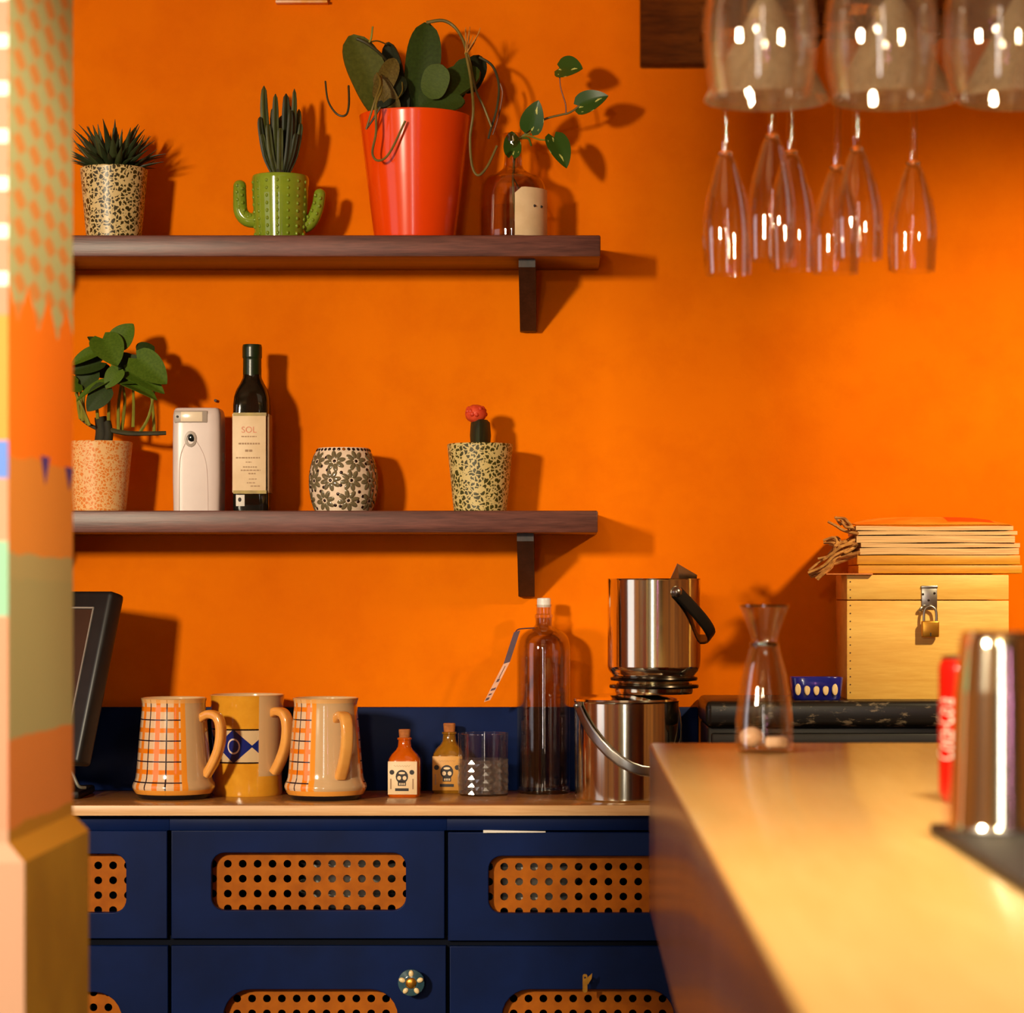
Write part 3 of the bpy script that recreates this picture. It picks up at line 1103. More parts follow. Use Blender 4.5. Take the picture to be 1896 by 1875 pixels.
lathe('trunk', [(16 * k, Hc - .012), (14 * k, Hc + .012), (16 * k, Hc + .022), (0, Hc + 0.026)], 'bark', t.o, 14)

# big orange pot
YO = 4.765
t = T('potted_succulent', 'broad-leaved trailing plant in large glossy orange pot', 'potted plant', 768, YO, ZS1)
k = t.k
Hp = t.z(216)
pr = [(73 * k, 0), (75 * k, .003), (89 * k, Hp * .5), (102.5 * k, Hp - .003), (103 * k, Hp - .001), (101 * k, Hp)]
lathe('pot', vessel(pr, 0.005, 0.006), 'orange_pot', t.o, 64)
lathe('moss', [(94 * k, Hp - .03), (97 * k, Hp - .014), (70 * k, Hp + .002), (30 * k, Hp + .008), (0, Hp + .01)], 'moss', t.o, 28)
lf = {m_: leaf_mesh('broad_leaf', 0.42, 'oblong', 0.18, 0.10, 0.05, 14, 6, m_) for m_ in ('leaf_dark', 'leaf_mid', 'leaf_olive', 'leaf_brown', 'leaf_black')}
fr = Vector((0, -1, 0.15))
for b, tp, m_, ws, nn in (
        ((716, 224, -.03), (656, 72, -.045), 'leaf_olive', 1.12, (0.2, -1, .1)),
        ((772, 215, .0), (792, 42, -.01), 'leaf_dark', 0.98, (0.15, -1, .2)),
        ((748, 190, .01), (714, 78, .0), 'leaf_black', 0.8, (-.3, -1, .1)),
        ((800, 192, -.05), (818, 134, -.07), 'leaf_mid', 2.1, (0, -1, .3)),
        ((780, 205, -.03), (884, 128, -.03), 'leaf_dark', 1.3, (-.1, -1, .5)),
        ((862, 170, .01), (890, 100, .01), 'leaf_black', 1.5, (0.3, -1, .1)),
        ((700, 196, -.05), (736, 118, -.05), 'leaf_brown', 1.1, (0.5, -1, .5)),
        ((700, 205, -.05), (752, 150, -.04), 'leaf_black', 1.4, (0.3, -1, .3)),
        ((740, 215, -.04), (700, 150, -.06), 'leaf_brown', 1.0, (-.4, -1, .6)),
        ((800, 208, -.04), (860, 195, -.06), 'leaf_dark', 1.6, (0, -1, .6)),
        ((845, 190, -.02), (862, 110, -.02), 'leaf_dark', 1.25, (-.2, -1, .1)),
        ((750, 215, -.02), (735, 140, -.01), 'leaf_black', 1.1, (0, -1, .1))):
    put_leaf(lf[m_], 'leaf', t.o, t.p(*b), t.p(*tp), Vector(nn), ws)
for pts, r, m_ in (
        ([(648, 165, -.03), (651, 205, -.06), (646, 226, -.07), (630, 224, -.07), (613, 198, -.06), (607, 160, -.05)], 2.2, 'stem_dark'),
        ([(790, 44, -.01), (820, 40, -.01), (842, 52, -.01), (858, 78, -.02), (866, 106, -.03)], 3.4, 'stem_olive'),
        ([(864, 104, -.03), (874, 160, -.05), (879, 220, -.075), (873, 268, -.07), (876, 315, -.06), (887, 334, -.06), (904, 318, -.06), (922, 280, -.06)], 2.8, 'stem_olive'),
        ([(868, 108, -.03), (882, 172, -.04), (898, 208, -.04), (911, 242, -.04)], 2.6, 'stem_olive'),
        ([(888, 106, .0), (912, 124, -.01), (924, 160, -.02), (921, 205, -.03), (908, 250, -.03), (905, 262, -.03)], 2.6, 'stem_dark'),
        ([(925, 150, .02), (930, 170, .02), (922, 214, .02), (912, 246, .02)], 2.0, 'stem_red'),
        ([(703, 150, -.07), (711, 172, -.09), (701, 210, -.107), (686, 258, -.103)], 2.4, 'stem_olive'),
        ([(710, 155, -.07), (713, 185, -.095), (704, 215, -.108), (704, 262, -.104), (697, 300, -.1), (708, 314, -.1), (728, 300, -.1), (757, 243, -.106)], 2.6, 'stem_olive'),
        ([(712, 218, -.107), (700, 238, -.105), (687, 256, -.102)], 2.2, 'stem_dark'),
        ([(665, 82, -.05), (682, 90, -.05), (705, 106, -.04), (726, 128, -.02)], 3.4, 'stem_dark'),
        ([(683, 92, -.04), (690, 80, -.04), (693, 58, -.04)], 2.2, 'stem_green'),
        ([(684, 88, -.04), (700, 82, -.03), (716, 84, -.01)], 1.6, 'stem_olive'),
        ([(745, 150, -.03), (748, 178, -.05), (738, 200, -.07)], 1.4, 'stem_olive')):
    tube('runner', [t.p(*q) for q in pts], (r * k, r * k * 0.8), m_, t.o, 7, 6)
for i in range(9):
    x = R.uniform(-10, 22)
    tube('dry_fibre', [t.p(865 + R.uniform(-3, 3), 106, -.03), t.p(868 + x * .5, 86, -.03 + R.uniform(-.01, .01)), t.p(870 + x, 54 + R.uniform(0, 22), -.03 + R.uniform(-.015, .015))],
         (1.6 * k, .7 * k), 'straw', t.o, 5, 3)

# glass jug with pothos cutting
t = T('glass_jug', 'clear glass jug with a rooted variegated vine cutting in it', 'vase', 950, 4.775, ZS1)
k = t.k
hb = t.z(346)
pr = smooth_prof([(58 * k, 0.0), (62 * k, .006), (62.5 * k, hb * .5), (61 * k, hb * .92), (52 * k, t.z(331)), (33 * k, t.z(322)), (19 * k, t.z(312)), (16 * k, t.z(296)), (16 * k, t.z(268)), (18 * k, t.z(252)), (20 * k, t.z(248))], 3)
lathe('jug_body', vessel(pr, 0.003, 0.008), 'glass_jug', t.o, 48)
wl = hb * 0.62
lathe('water', [(0, .0105), (58.5 * k, .0105), (58.8 * k, wl), (0, wl)], 'water', t.o, 40)
# arched paper label that wraps the right front of the jug
vv, ff = [], []
na, nz_ = 14, 12
ra, ztop = 63.4 * k, t.z(334)
for th_ in (0, 0.0006):
    for i in range(na + 1):
        a = math.radians(-86 + 78 * i / na)
        q = i / na
        top = t.z(336) if q > .45 else t.z(336) - (t.z(336) - t.z(366)) * ((.45 - q) / .45) ** 1.2
        top = min(top, hb * 0.92)
        for j in range(nz_ + 1):
            vv.append(((ra + th_) * math.cos(a), (ra + th_) * math.sin(a), 0.006 + (top - .006) * j / nz_))
n = (na + 1) * (nz_ + 1)
for i in range(na):
    for j in range(nz_):
        a = i * (nz_ + 1) + j
        ff.append((a, a + 1, a + nz_ + 2, a + nz_ + 1))
        ff.append((n + a, n + a + nz_ + 1, n + a + nz_ + 2, n + a + 1))
lab = mk('label', vv, ff, 'label_cream', t.o)
for a, zz in ((-52, 388), (-36, 388)):
    a = math.radians(a)
    ellipsoid('printed_spot', .004, .0012, .0026, 'print_dark', lab, 10, 6, (ra * math.cos(a), ra * math.sin(a), t.z(zz)))
hl = {m_: leaf_mesh('heart_leaf', 0.78, 'heart', 0.18, 0.12, 0.015, 14, 8, m_) for m_ in ('variegated', 'pothos', 'pothos_dark')}
for b, tp, nn, ws in (((1036, 130), (1076, 133), (-.3, -1, .5), 1.55), ((1072, 200), (1122, 184), (0.2, -1, .3), 1.15), ((982, 244), (996, 196), (0, -1, .3), 1.2),
                      ((1026, 258), (1050, 314), (0.2, -1, .3), 1.0), ((948, 290), (949, 240), (.2, -1, .1), .95)):
    put_leaf(hl['variegated'], 'leaf', t.o, t.p(*b, -.02), t.p(*tp, -.045 if b[0] != 948 else .0), Vector(nn), ws)
for pts, r, m_ in (([(960, 420, 0), (952, 380, .0), (950, 330, .0), (953, 290, 0), (958, 262, 0), (975, 248, -.01), (1005, 226, -.02), (1040, 216, -.02), (1050, 214, -.02), (1062, 208, -.02), (1073, 199, -.02)], 2.4, 'stem_olive'),
                   ([(1048, 214, -.02), (1047, 196, -.02), (1038, 165, -.02), (1036, 132, -.02)], 1.6, 'stem_red'),
                   ([(958, 258, 0), (975, 252, -.01), (1000, 262, -.02), (1026, 262, -.02)], 2.0, 'stem_green'),
                   ([(962, 256, 0), (978, 258, -.01), (984, 272, -.01)], 2.4, 'leaf_mid'),
                   ([(951, 330, 0), (968, 360, .01), (984, 392, .01)], 1.2, 'stem_dark'),
                   ([(975, 250, -.01), (984, 247, -.015), (983, 242, -.02)], 1.5, 'stem_green')):
    tube('stem', [t.p(*q) for q in pts], (r * k, r * k * .8), m_, t.o, 7, 5)

# ------------------------------------------------------------------ lower shelf
t = T('potted_vine', 'leafy green vine in peach terrazzo pot beside the pillar', 'potted plant', 184, YI, ZS2)
k = t.k
H = terrapot(t, 'terrazzo3', 61, 818, 49)
tube('woody_stem', [t.p(188, 826, 0), t.p(190, 800, 0), t.p(186, 772, 0)], (15 * k, 11 * k), 'bark', t.o, 10, 4)
tube('woody_stem', [t.p(198, 826, -.01), t.p(203, 805, -.01), t.p(200, 780, -.01)], (10 * k, 7 * k), 'bark', t.o, 10, 4)
tube('twig', [t.p(203, 796, -.01), t.p(240, 803, -.02), t.p(285, 804, -.03), t.p(312, 803, -.03)], (5 * k, 4 * k), 'stem_dark', t.o, 7, 4)
tube('twig', [t.p(186, 796, 0), t.p(165, 786, 0), t.p(150, 775, 0)], (4 * k, 3 * k), 'stem_dark', t.o, 7, 4)
for pts in ([(222, 800), (222, 750), (228, 700), (222, 660)], [(226, 800), (232, 740), (222, 690), (219, 670)], [(245, 790), (246, 745), (243, 690)], [(262, 803), (280, 770), (292, 710)],
            [(285, 803), (284, 770), (276, 690)], [(150, 776), (145, 745), (142, 690)], [(155, 780), (152, 740), (150, 712)], [(165, 786), (158, 750), (162, 715)], [(205, 780), (206, 740), (205, 715)],
            [(188, 778), (186, 750), (190, 720)], [(172, 790), (160, 760), (146, 730)], [(215, 700), (214, 680), (222, 660)]):
    dy = R.uniform(-.04, .01)
    tube('stem', [t.p(*q, dy) for q in pts], (3.4 * k, 2.2 * k), 'stem_green', t.o, 6, 4)
for b, tp, nn, ws, m_ in (
        ((222, 668, -.03), (172, 624, -.04), (-.2, -.7, .8), .8, 'pothos_dark'),
        ((220, 640, -.02), (248, 600, -.02), (-.2, -1, .3), 1.55, 'pothos'),
        ((196, 630, -.035), (228, 678, -.06), (.3, -1, .4), 1.5, 'pothos'),
        ((262, 655, -.01), (286, 640, .0), (0, -1, .2), 1.9, 'pothos_dark'),
        ((262, 668, -.05), (318, 712, -.06), (.1, -1, .4), 1.25, 'pothos'),
        ((240, 690, -.03), (312, 726, -.05), (-.1, -.8, .8), .75, 'pothos'),
        ((190, 652, -.03), (136, 676, -.04), (0, -.8, .7), .8, 'pothos'),
        ((190, 672, -.02), (130, 690, -.03), (0, -1, .4), .9, 'pothos_dark'),
        ((205, 712, -.05), (150, 742, -.06), (-.3, -.6, .8), .6, 'pothos'),
        ((205, 724, -.05), (172, 764, -.06), (.2, -1, .3), 1.2, 'pothos_dark'),
        ((222, 680, -.02), (258, 664, -.02), (0, -1, .2), 1.7, 'pothos_dark'),
        ((150, 712, -.03), (128, 720, -.05), (0, -1, .3), 1.9, 'pothos'),
        ((215, 708, -.03), (262, 708, -.05), (0, -.6, .9), 1.1, 'pothos'),
        ((198, 690, -.0), (168, 676, .01), (0, -1, .2), 1.3, 'leaf_brown'),
        ((212, 690, .0), (246, 700, .01), (0, -1, .2), 1.6, 'pothos_dark'),
        ((236, 712, -.04), (300, 738, -.05), (0, -.5, .9), .8, 'pothos'),
        ((240, 676, -.02), (282, 692, -.02), (.2, -1, .2), 1.5, 'pothos_dark'),
        ((178, 690, -.02), (140, 724, -.02), (0, -1, .3), 1.2, 'pothos_dark'),
        ((196, 640, -.0), (176, 668, .0), (0, -1, .3), 1.3, 'pothos_dark'),
        ((228, 690, -.05), (206, 722, -.06), (0, -1, .4), 1.3, 'pothos')):
    if m_ == 'leaf_brown':
        m_ = 'pothos_dark'
    put_leaf(hl[m_], 'leaf', t.o, t.p(*b), t.p(*tp), Vector(nn), ws)

# air freshener
t = T('air_freshener', 'white automatic air freshener dispenser on the lower shelf', 'air freshener', 369, 4.775, ZS2)
k = t.k
Hf = t.z(757)
hw, hd = 45 * k, 0.042
secs = []
for q, sx in ((0, .965), (.02, .975), (.3, 1.0), (.7, 1.0), (.93, .985), (.975, .95), (.995, .9), (1.0, .84)):
    secs.append((hw * sx, hd * (sx if q > .9 else 1), Hf * q, 7))
loft('housing', secs, 'white_plastic', t.o, 64)
yf = -hd
box('display_surround', t.p(329, 0).x, t.p(390, 0).x, yf - .0012, yf + .003, t.z(785), t.z(763), 'grey_trim', t.o, .0015)
box('display_window', t.p(341, 0).x, t.p(381, 0).x, yf - .002, yf + .003, t.z(783), t.z(765), 'lcd', t.o, .001)
o = lathe('button', [(0, 0), (.0022, 0), (.0022, .0014), (0, .0016)], 'print_dark', t.o, 12)
o.rotation_euler = (pi / 2, 0, 0)
o.location = (t.p(335, 0).x, yf - .001, t.z(774))
o = lathe('nozzle_ring', [(0.0065, 0), (.0105, 0), (.0105, .0016), (.0065, .0022), (0.0065, 0)], 'grey_trim', t.o, 24)
o.rotation_euler = (pi / 2, 0, 0)
o.scale = (1, 1.35, 1)
o.location = (t.p(359, 0).x, yf, t.z(815))
o2 = lathe('nozzle', [(0, -.002), (.0068, -.002), (.0066, .001), (.003, .0018), (0, .002)], 'sensor', t.o, 20)
o2.rotation_euler = (pi / 2, 0, 0)
o2.location = (t.p(361, 0).x, yf, t.z(813))
box('side_latch', hw - .0015, hw + .0012, -.006, .0, t.z(855), t.z(838), 'grey_trim', t.o, .0006)
tube('front_crease', [(t.p(338, 0).x, yf + .0002, .002), (t.p(339, 0).x, yf + .0002, t.z(860)), (t.p(347, 0).x, yf + .0002, t.z(828)), (t.p(360, 0).x, yf + .0002, t.z(812)),
                      (t.p(375, 0).x, yf + .0002, t.z(828)), (t.p(388, 0).x, yf + .0002, t.z(865)), (t.p(391, 0).x, yf + .0002, .002)], .0009, 'white_plastic', t.o, 6, 6)

# olive oil bottle
t = T('olive_oil_bottle', 'tall dark square oil bottle with cream label and green neck foil', 'bottle', 467, 4.775, ZS2, math.radians(0))
k = t.k
hb = 33.5 * k
secs = []
for h, py, ex in ((32, 947, 5), (33.5, 942, 5.5), (33.5, 900, 5.5), (33.5, 770, 5.5), (33.5, 752, 5), (32, 735, 4.2), (28.5, 722, 3.4), (22, 710, 2.8), (17.5, 700, 2.3), (16.5, 690, 2), (16.2, 650, 2)):
    z_ = max(t.z(py), 0)
    if py == 947:
        z_ = 0
    secs.append((h * k, h * k, z_, ex))
loft('bottle_body', secs, 'olive_glass', t.o, 56)
lathe('neck_foil', [(17.3 * k, t.z(706)), (17 * k, t.z(668)), (16.8 * k, t.z(664)), (18.2 * k, t.z(662)), (18.2 * k, t.z(643)), (17 * k, t.z(638)), (0, t.z(637))], 'green_foil', t.o, 32)
yl = -hb - .0006
lab = box('front_label', t.p(434.5, 0).x, t.p(496, 0).x, yl - .0004, yl + .006, t.z(913), t.z(768), 'label_cream', t.o, .0002)
sl = box('side_label', hb - .006, hb + .0008, -hb * .82, hb * .82, t.z(913), t.z(768), 'print_brown', t.o, .0002)  # brown instead of cream: shade on this side is put into the colour
box('gold_band', t.p(436, 0).x, t.p(497, 0).x, yl - .0007, yl + .004, t.z(772), t.z(766), 'label_gold', lab)
box('gold_band', t.p(436, 0).x, t.p(497, 0).x, yl - .0007, yl + .004, t.z(915), t.z(909), 'label_gold', lab)


def flat_text(name, body, size, cx, z, y, mat, parent, sx=1.0):
    v, f = text_geo(body, size)
    return mk(name, [(cx + a[0] * sx, y, z + a[1]) for a in v], f, mat, parent, False)


flat_text('lettering', 'SOL', 16 * k, t.p(465, 0).x, t.z(798), yl - .0009, 'print_pink', lab, 1.0)
for x0, x1, py, hh in ((451, 479, 810, 2), (446, 486, 823, 3), (458, 472, 836, 4), (441, 485, 849, 2.4), (459, 470, 857, 1.6), (454, 480, 866, 2), (450, 486, 872, 2), (464, 477, 878, 2.2), (465, 479, 888, 1.6), (461, 476, 895, 1.6), (468, 485, 901, 1.8)):
    x = x0
    while x < x1:
        wdt = R.uniform(2.5, 6)
        box('fine_print', t.p(x, 0).x, t.p(min(x + wdt, x1), 0).x, yl - .0008, yl, t.z(py + hh / 2), t.z(py - hh / 2), 'print_brown', lab)
        x += wdt + 1.3
box('bottom_sticker', t.p(441, 0).x, t.p(457, 0).x, yl - .0004, yl + .004, t.z(938), t.z(917), 'paper_white', t.o, .0004)
ellipsoid('sticker_mark', .003, .0006, .004, 'print_dark', t.o, 10, 6, (t.p(448, 0).x, yl - .0006, t.z(926)))

# mosaic candle holder
t = T('candle_holder', 'round mosaic glass candle holder with flower pattern', 'candle holder', 636, 4.775, ZS2)
k = t.k
rs, zc = 63 * k, 0.0
Ht = t.z(830)
zc = Ht * 0.47


def gl_r(z):
    return 63 * k * math.sqrt(max(0.0, 1 - ((z - zc) / (Ht * .80)) ** 2)) if True else 0


prf = [(gl_r(0), 0)] + [(gl_r(Ht * q / 12), Ht * q / 12) for q in range(1, 13)]
lathe('holder_body', vessel(prf, .003, .004), 'grout', t.o, 48)
dotm = {m_: mesh_of(ellipsoid('mosaic_dot', .0031, .0031, .0012, m_, None, 10, 6)) for m_ in ('mosaic_dot', 'mosaic_amber')}
petm = mesh_of(ellipsoid('mosaic_petal', .0078, .0043, .0012, 'mosaic_petal', None, 12, 6))


def on_bowl(a, z, me, name, rot=0.0, sc=1.0):
    r = gl_r(z)
    dz = .0005
    sl_ = (gl_r(z + dz) - gl_r(z - dz)) / (2 * dz)
    nrm = Vector((math.cos(a), math.sin(a), -sl_)).normalized()
    tx = Vector((-math.sin(a), math.cos(a), 0))
    ty = nrm.cross(tx)
    c, s_ = math.cos(rot), math.sin(rot)
    x = tx * c + ty * s_
    y = ty * c - tx * s_
    p = Vector((r * math.cos(a), r * math.sin(a), z))
    mt = Matrix(((x.x * sc, y.x * sc, nrm.x, p.x), (x.y * sc, y.y * sc, nrm.y, p.y), (x.z * sc, y.z * sc, nrm.z, p.z), (0, 0, 0, 1)))
    return inst(me, name, t.o, mt=mt)


nd = 34
for i in range(nd):
    on_bowl(2 * pi * i / nd, Ht - .0036, dotm['mosaic_amber' if i % 11 == 4 else 'mosaic_dot'], 'mosaic_dot')
used = []
for row, zf, n, off in ((0, .17, 8, .3), (1, .48, 10, 0), (2, .78, 9, .45)):
    for i in range(n):
        a = 2 * pi * (i + off) / n
        z = Ht * zf
        on_bowl(a, z, dotm['mosaic_dot'], 'mosaic_dot')
        used.append((a, z))
        r = gl_r(z)
        for q in range(8):
            an = 2 * pi * q / 8 + .2
            dist = .0124
            z2 = z + math.sin(an) * dist * .95
            if 0.004 < z2 < Ht - .008:
                on_bowl(a + math.cos(an) * dist / max(r, .02), z2, petm, 'mosaic_petal', an)
for i in range(220):
    a, z = R.uniform(0, 2 * pi), R.uniform(.006, Ht - .011)
    ok = True
    for a2, z2 in used:
        da = (a - a2 + pi) % (2 * pi) - pi
        lim = .0168 if (a2, z2) in used[:27] else .0078
        if math.hypot(da * gl_r(z), z - z2) < lim:
            ok = False
            break
    if ok:
        used.append((a, z))
        on_bowl(a, z, dotm['mosaic_dot'], 'mosaic_dot')

# moon cactus
t = T('potted_moon_cactus', 'small red-topped grafted cactus in olive-flecked cream pot', 'potted plant', 889, YI, ZS2)
k = t.k
H = terrapot(t, 'terrazzo2', 61, 822, 49)
verts, faces = [], []
zs_ = [H - .01, H + .004, t.z(806), t.z(792), t.z(782), t.z(777)]
rs_ = [18, 20, 21, 20, 19, 14]
for z_, r_ in zip(zs_, rs_):
    for j in range(18):
        an = 2 * pi * j / 18
        g = 1.08 if j % 6 == 0 else (.93 if j % 6 in (1, 5) else .8)
        verts.append((r_ * k * g * math.cos(an + .5), r_ * k * g * math.sin(an + .5), z_))
for q in range(5):
    for j in range(18):
        j2 = (j + 1) % 18
        faces.append((q * 18 + j, q * 18 + j2, (q + 1) * 18 + j2, (q + 1) * 18 + j))
faces.append(tuple(range(90, 108)))
mk('cactus_stock', verts, faces, 'euphorbia_dark', t.o, True, 40)
cap = ellipsoid('cactus_head', 20 * k, 20 * k, 17 * k, 'red_cactus', t.o, 20, 12, t.p(881, 766, 0), 0.04)
for i in range(14):
    a = 2 * pi * i / 14 + R.uniform(-.2, .2)
    h = R.uniform(-.2, .8)
    ellipsoid('tubercle', 5.2 * k, 5.2 * k, 5 * k, 'red_cactus', cap, 8, 6, (17 * k * math.cos(a) * math.sqrt(1 - h * h), 17 * k * math.sin(a) * math.sqrt(1 - h * h), 14.5 * k * h))

# nail in the wall, picture frame above
o = tube('wall_nail', [(0, 0, 0), (0, -.012, 0)], .0026, 'nail', None, 8, 0)
o.location = ((400 - PX) * YW / F, YW + .001, ZP(742, YW))
tag(o, 'small rusty nail in the wall above the air freshener', 'nail')
fr_ = thing('picture_frame', 'lower edge of a small wooden frame at the top of the wall', 'picture frame', ((560 - PX) * YW / F, YW, ZP(9, YW)))
k = YW / F
box('backboard', -46 * k, 46 * k, -.016, 0, 0.004, .16, 'frame_wood', fr_, .002)
box('edge_strip', -48 * k, 48 * k, -.019, -.001, 0, .0045, 'frame_edge', fr_, .001)

# ------------------------------------------------------------------ back counter
YC = 4.52
ZC = ZP(1490.5, YC)
kc = YC / F
YF = 4.545                                    # cabinet fronts
kf = YF / F
XF = lambda px: (px - PX) * kf
ZF = lambda py: E + (PY - py) * kf
xw0, xw1 = XF(-420), XF(1285)
ctr = thing('worktop', 'pale-edged laminate worktop of the navy back counter', 'worktop', ((xw0 + xw1) / 2, (YC + YW) / 2, ZC - 20 * kc))
ox, oy = -(xw0 + xw1) / 2, -(YC + YW) / 2
box('top_panel', xw0 + ox, xw1 + ox, YC + .004 + oy, YW + oy, 0, 20 * kc, 'counter', ctr, .0008)
box('edge_band', xw0 + ox, xw1 + ox, YC + oy, YC + .004 + oy, 0.0004, 20 * kc - .0004, 'counter_edge', ctr, .001)
bs = box('backsplash', xw0, xw1 + .022, YW - .018, YW - .0005, ZC, ZP(1309, YW - .018), 'navy', None, .002)
tag(bs, 'navy painted upstand behind the mugs', 'backsplash')


def perforated(parent, x0, x1, z0, z1, y, name='perforated_panel', ox=0, oz=0):
    sp = 27.7 * kf
    loops = [[(x0, z0), (x1, z0), (x1, z1), (x0, z1)]]
    nx, nz = int((x1 - x0 - .4 * sp) / sp), int((z1 - z0 - .4 * sp) / sp)
    mx = (x1 - x0 - nx * sp) / 2
    mz = (z1 - z0 - nz * sp) / 2
    for i in range(nx + 1):
        for j in range(nz + 1):
            loops.append(circ(x0 + mx + i * sp, z0 + mz + j * sp, 7.4 * kf, 12))
    return curve_plate(name, loops, .003, 'cane', parent, (0, y, 0))


def cabinet(label, xa, xb, dr, dr_op, door, door_op, ydr, yop, ydoor, yopd, knob=None, key=None):
    c = thing('cabinet_unit', label, 'cabinet', ((XF(xa) + XF(xb)) / 2, (YF + YW) / 2, 0), group='navy back counter cabinets')
    ox, oy = -(XF(xa) + XF(xb)) / 2, -(YF + YW) / 2
    ztop = ZC - 20 * kc
    X = lambda p: XF(p) + ox
    yb, yfr = YW - .02 + oy, YF + oy
    # carcass of panels
    box('side_panel', X(xa), X(xa) + .008, yfr + .021, yb, .0, ztop, 'navy_dark', c)
    box('side_panel', X(xb) - .008, X(xb), yfr + .021, yb, .0, ztop, 'navy_dark', c)
    box('back_panel', X(xa), X(xb), yb, yb + .008, .0, ztop, 'navy_dark', c)
    box('bottom_panel', X(xa) + .008, X(xb) - .008, yfr + .03, yb, .06, .075, 'navy_dark', c)
    box('top_rail', X(xa), X(xb), yfr + .004, yfr + .022, ZF(1537.5), ztop, 'navy', c, .001)
    box('middle_rail', X(xa), X(xb), yfr + .012, yfr + .03, ZF(1756), ZF(1733), 'navy_dark', c)
    box('plinth', X(xa), X(xb), yfr + .03, yfr + .045, 0, .08, 'navy_dark', c)
    d = curve_plate('drawer', [[(X(dr[0]), ZF(ydr[1])), (X(dr[1]), ZF(ydr[1])), (X(dr[1]), ZF(ydr[0])), (X(dr[0]), ZF(ydr[0]))],
                              rrect(X(dr_op[0]), X(dr_op[1]), ZF(yop[1]), ZF(yop[0]), 26 * kf)], .015, 'navy', c, (0, yfr + .0095, 0), .0014)
    pp = perforated(d, X(dr_op[0]) - .012, X(dr_op[1]) + .012, ZF(yop[1]) - .008, ZF(yop[0]) + .014, .0115)
    dd = curve_plate('door', [[(X(door[0]), .09), (X(door[1]), .09), (X(door[1]), ZF(ydoor)), (X(door[0]), ZF(ydoor))],
                             rrect(X(door_op[0]), X(door_op[1]), .17, ZF(yopd), 52 * kf)], .015, 'navy', c, (0, yfr + .0095, 0), .0014)
    perforated(dd, X(door_op[0]) - .012, X(door_op[1]) + .012, .155, ZF(yopd) + .012, .0115)
    if knob:
        kx, kz = X(knob[0]), ZF(knob[1])
        kn = lathe('knob', [(0, 0), (.006, 0), (.006, .012), (.019, .018), (.0225, .022), (.022, .027), (.012, .031), (0, .032)], 'teal_glaze', dd, 28)
        kn.rotation_euler = (pi / 2, 0, 0)
        kn.location = (kx, -.0085, kz)
        for q in range(5):
            a = pi / 2 + 2 * pi * q / 5
            ellipsoid('petal', .0062, .0044, .003, 'cream_glaze', dd, 10, 6, None).matrix_basis = Matrix.Translation((kx + .0155 * math.cos(a), -.0085 - .0295, kz + .0155 * math.sin(a))) @ Matrix.Rotation(-a, 4, 'Y') @ Matrix.Rotation(pi / 2, 4, 'X')
        ellipsoid('flower_centre', .0095, .004, .0095, 'brass', dd, 14, 8, (kx, -.0085 - .031, kz))
    return c


cabinet('navy cabinet unit half hidden behind the pillar', -205, 313, (-198, 308), (-128, 235), (-198, 309.5), (-110, 227), (1539, 1736), (1579, 1691), 1752, 1835)
cabinet('navy cabinet unit with the flower knob below the mugs', 313, 827, (318.5, 821.5), (390, 753), (318.5, 824), (412, 738), (1539, 1736), (1577, 1687), 1752, 1830, knob=(763, 1815))
cabinet('navy cabinet unit with a brass key beside the bar', 827, 1285, (831, 1282), (903, 1240), (834, 1282), (928, 1250), (1542, 1740), (1583, 1692), 1753, 1830)
# brass key in the right door
kt = thing('door_key', 'small brass key standing in the cabinet door', 'key', (XF(1083), YF - .0002, ZF(1812)))
lathe('key_shaft', [(0, 0), (.0026, 0), (.0026, .024), (0, .024)], 'brass', kt, 10).rotation_euler = (pi / 2, 0, 0)
curve_plate('key_bow', [rrect(-.004, .004, -.019, .012, .0035), circ(0, .006, .0018, 10)], .0022, 'brass', kt, (0, -.025, 0))
curve_plate('key_wing', [[(.001, .003), (.012, .013), (.011, .004), (.005, -.006)]], .0018, 'brass', kt, (0, -.023, 0))
# white paper poking out of the drawer gap, crockery seen through the holes
pp = mk('paper_slip', [(XF(895), YF - .006, ZF(1536)), (XF(1010), YF - .002, ZF(1539)), (XF(1010), YF + .09, ZF(1541)), (XF(895), YF + .09, ZF(1541)),
                       (XF(895), YF - .006, ZF(1541)), (XF(1010), YF - .002, ZF(1540.6)), (XF(1010), YF + .09, ZF(1543)), (XF(895), YF + .09, ZF(1544))],
        [(0, 1, 2, 3), (7, 6, 5, 4), (0, 4, 5, 1), (1, 5, 6, 2), (2, 6, 7, 3), (3, 7, 4, 0)], 'paper_white', None, False)
tag(pp, 'white paper slip caught in the gap above the right drawer', 'paper')

for lb, gr, pxc, pyb, n_ in (('white bowl glimpsed through the holes of the middle drawer', 'bowls in the middle drawer', 640, 1700, 5), ('white bowl glimpsed through the holes of the right drawer', 'bowls in the right drawer', 985, 1703, 5)):
    for q in range(n_):
        o = lathe('bowl', vessel([(.04, .002), (.07, .012), (.088, .034), (.09, .036)], .003, .003), 'dish_white', None, 40, (XF(pxc), YF + .125, ZF(pyb) + q * .017 - .002))
        tag(o, lb, 'bowl', gr)

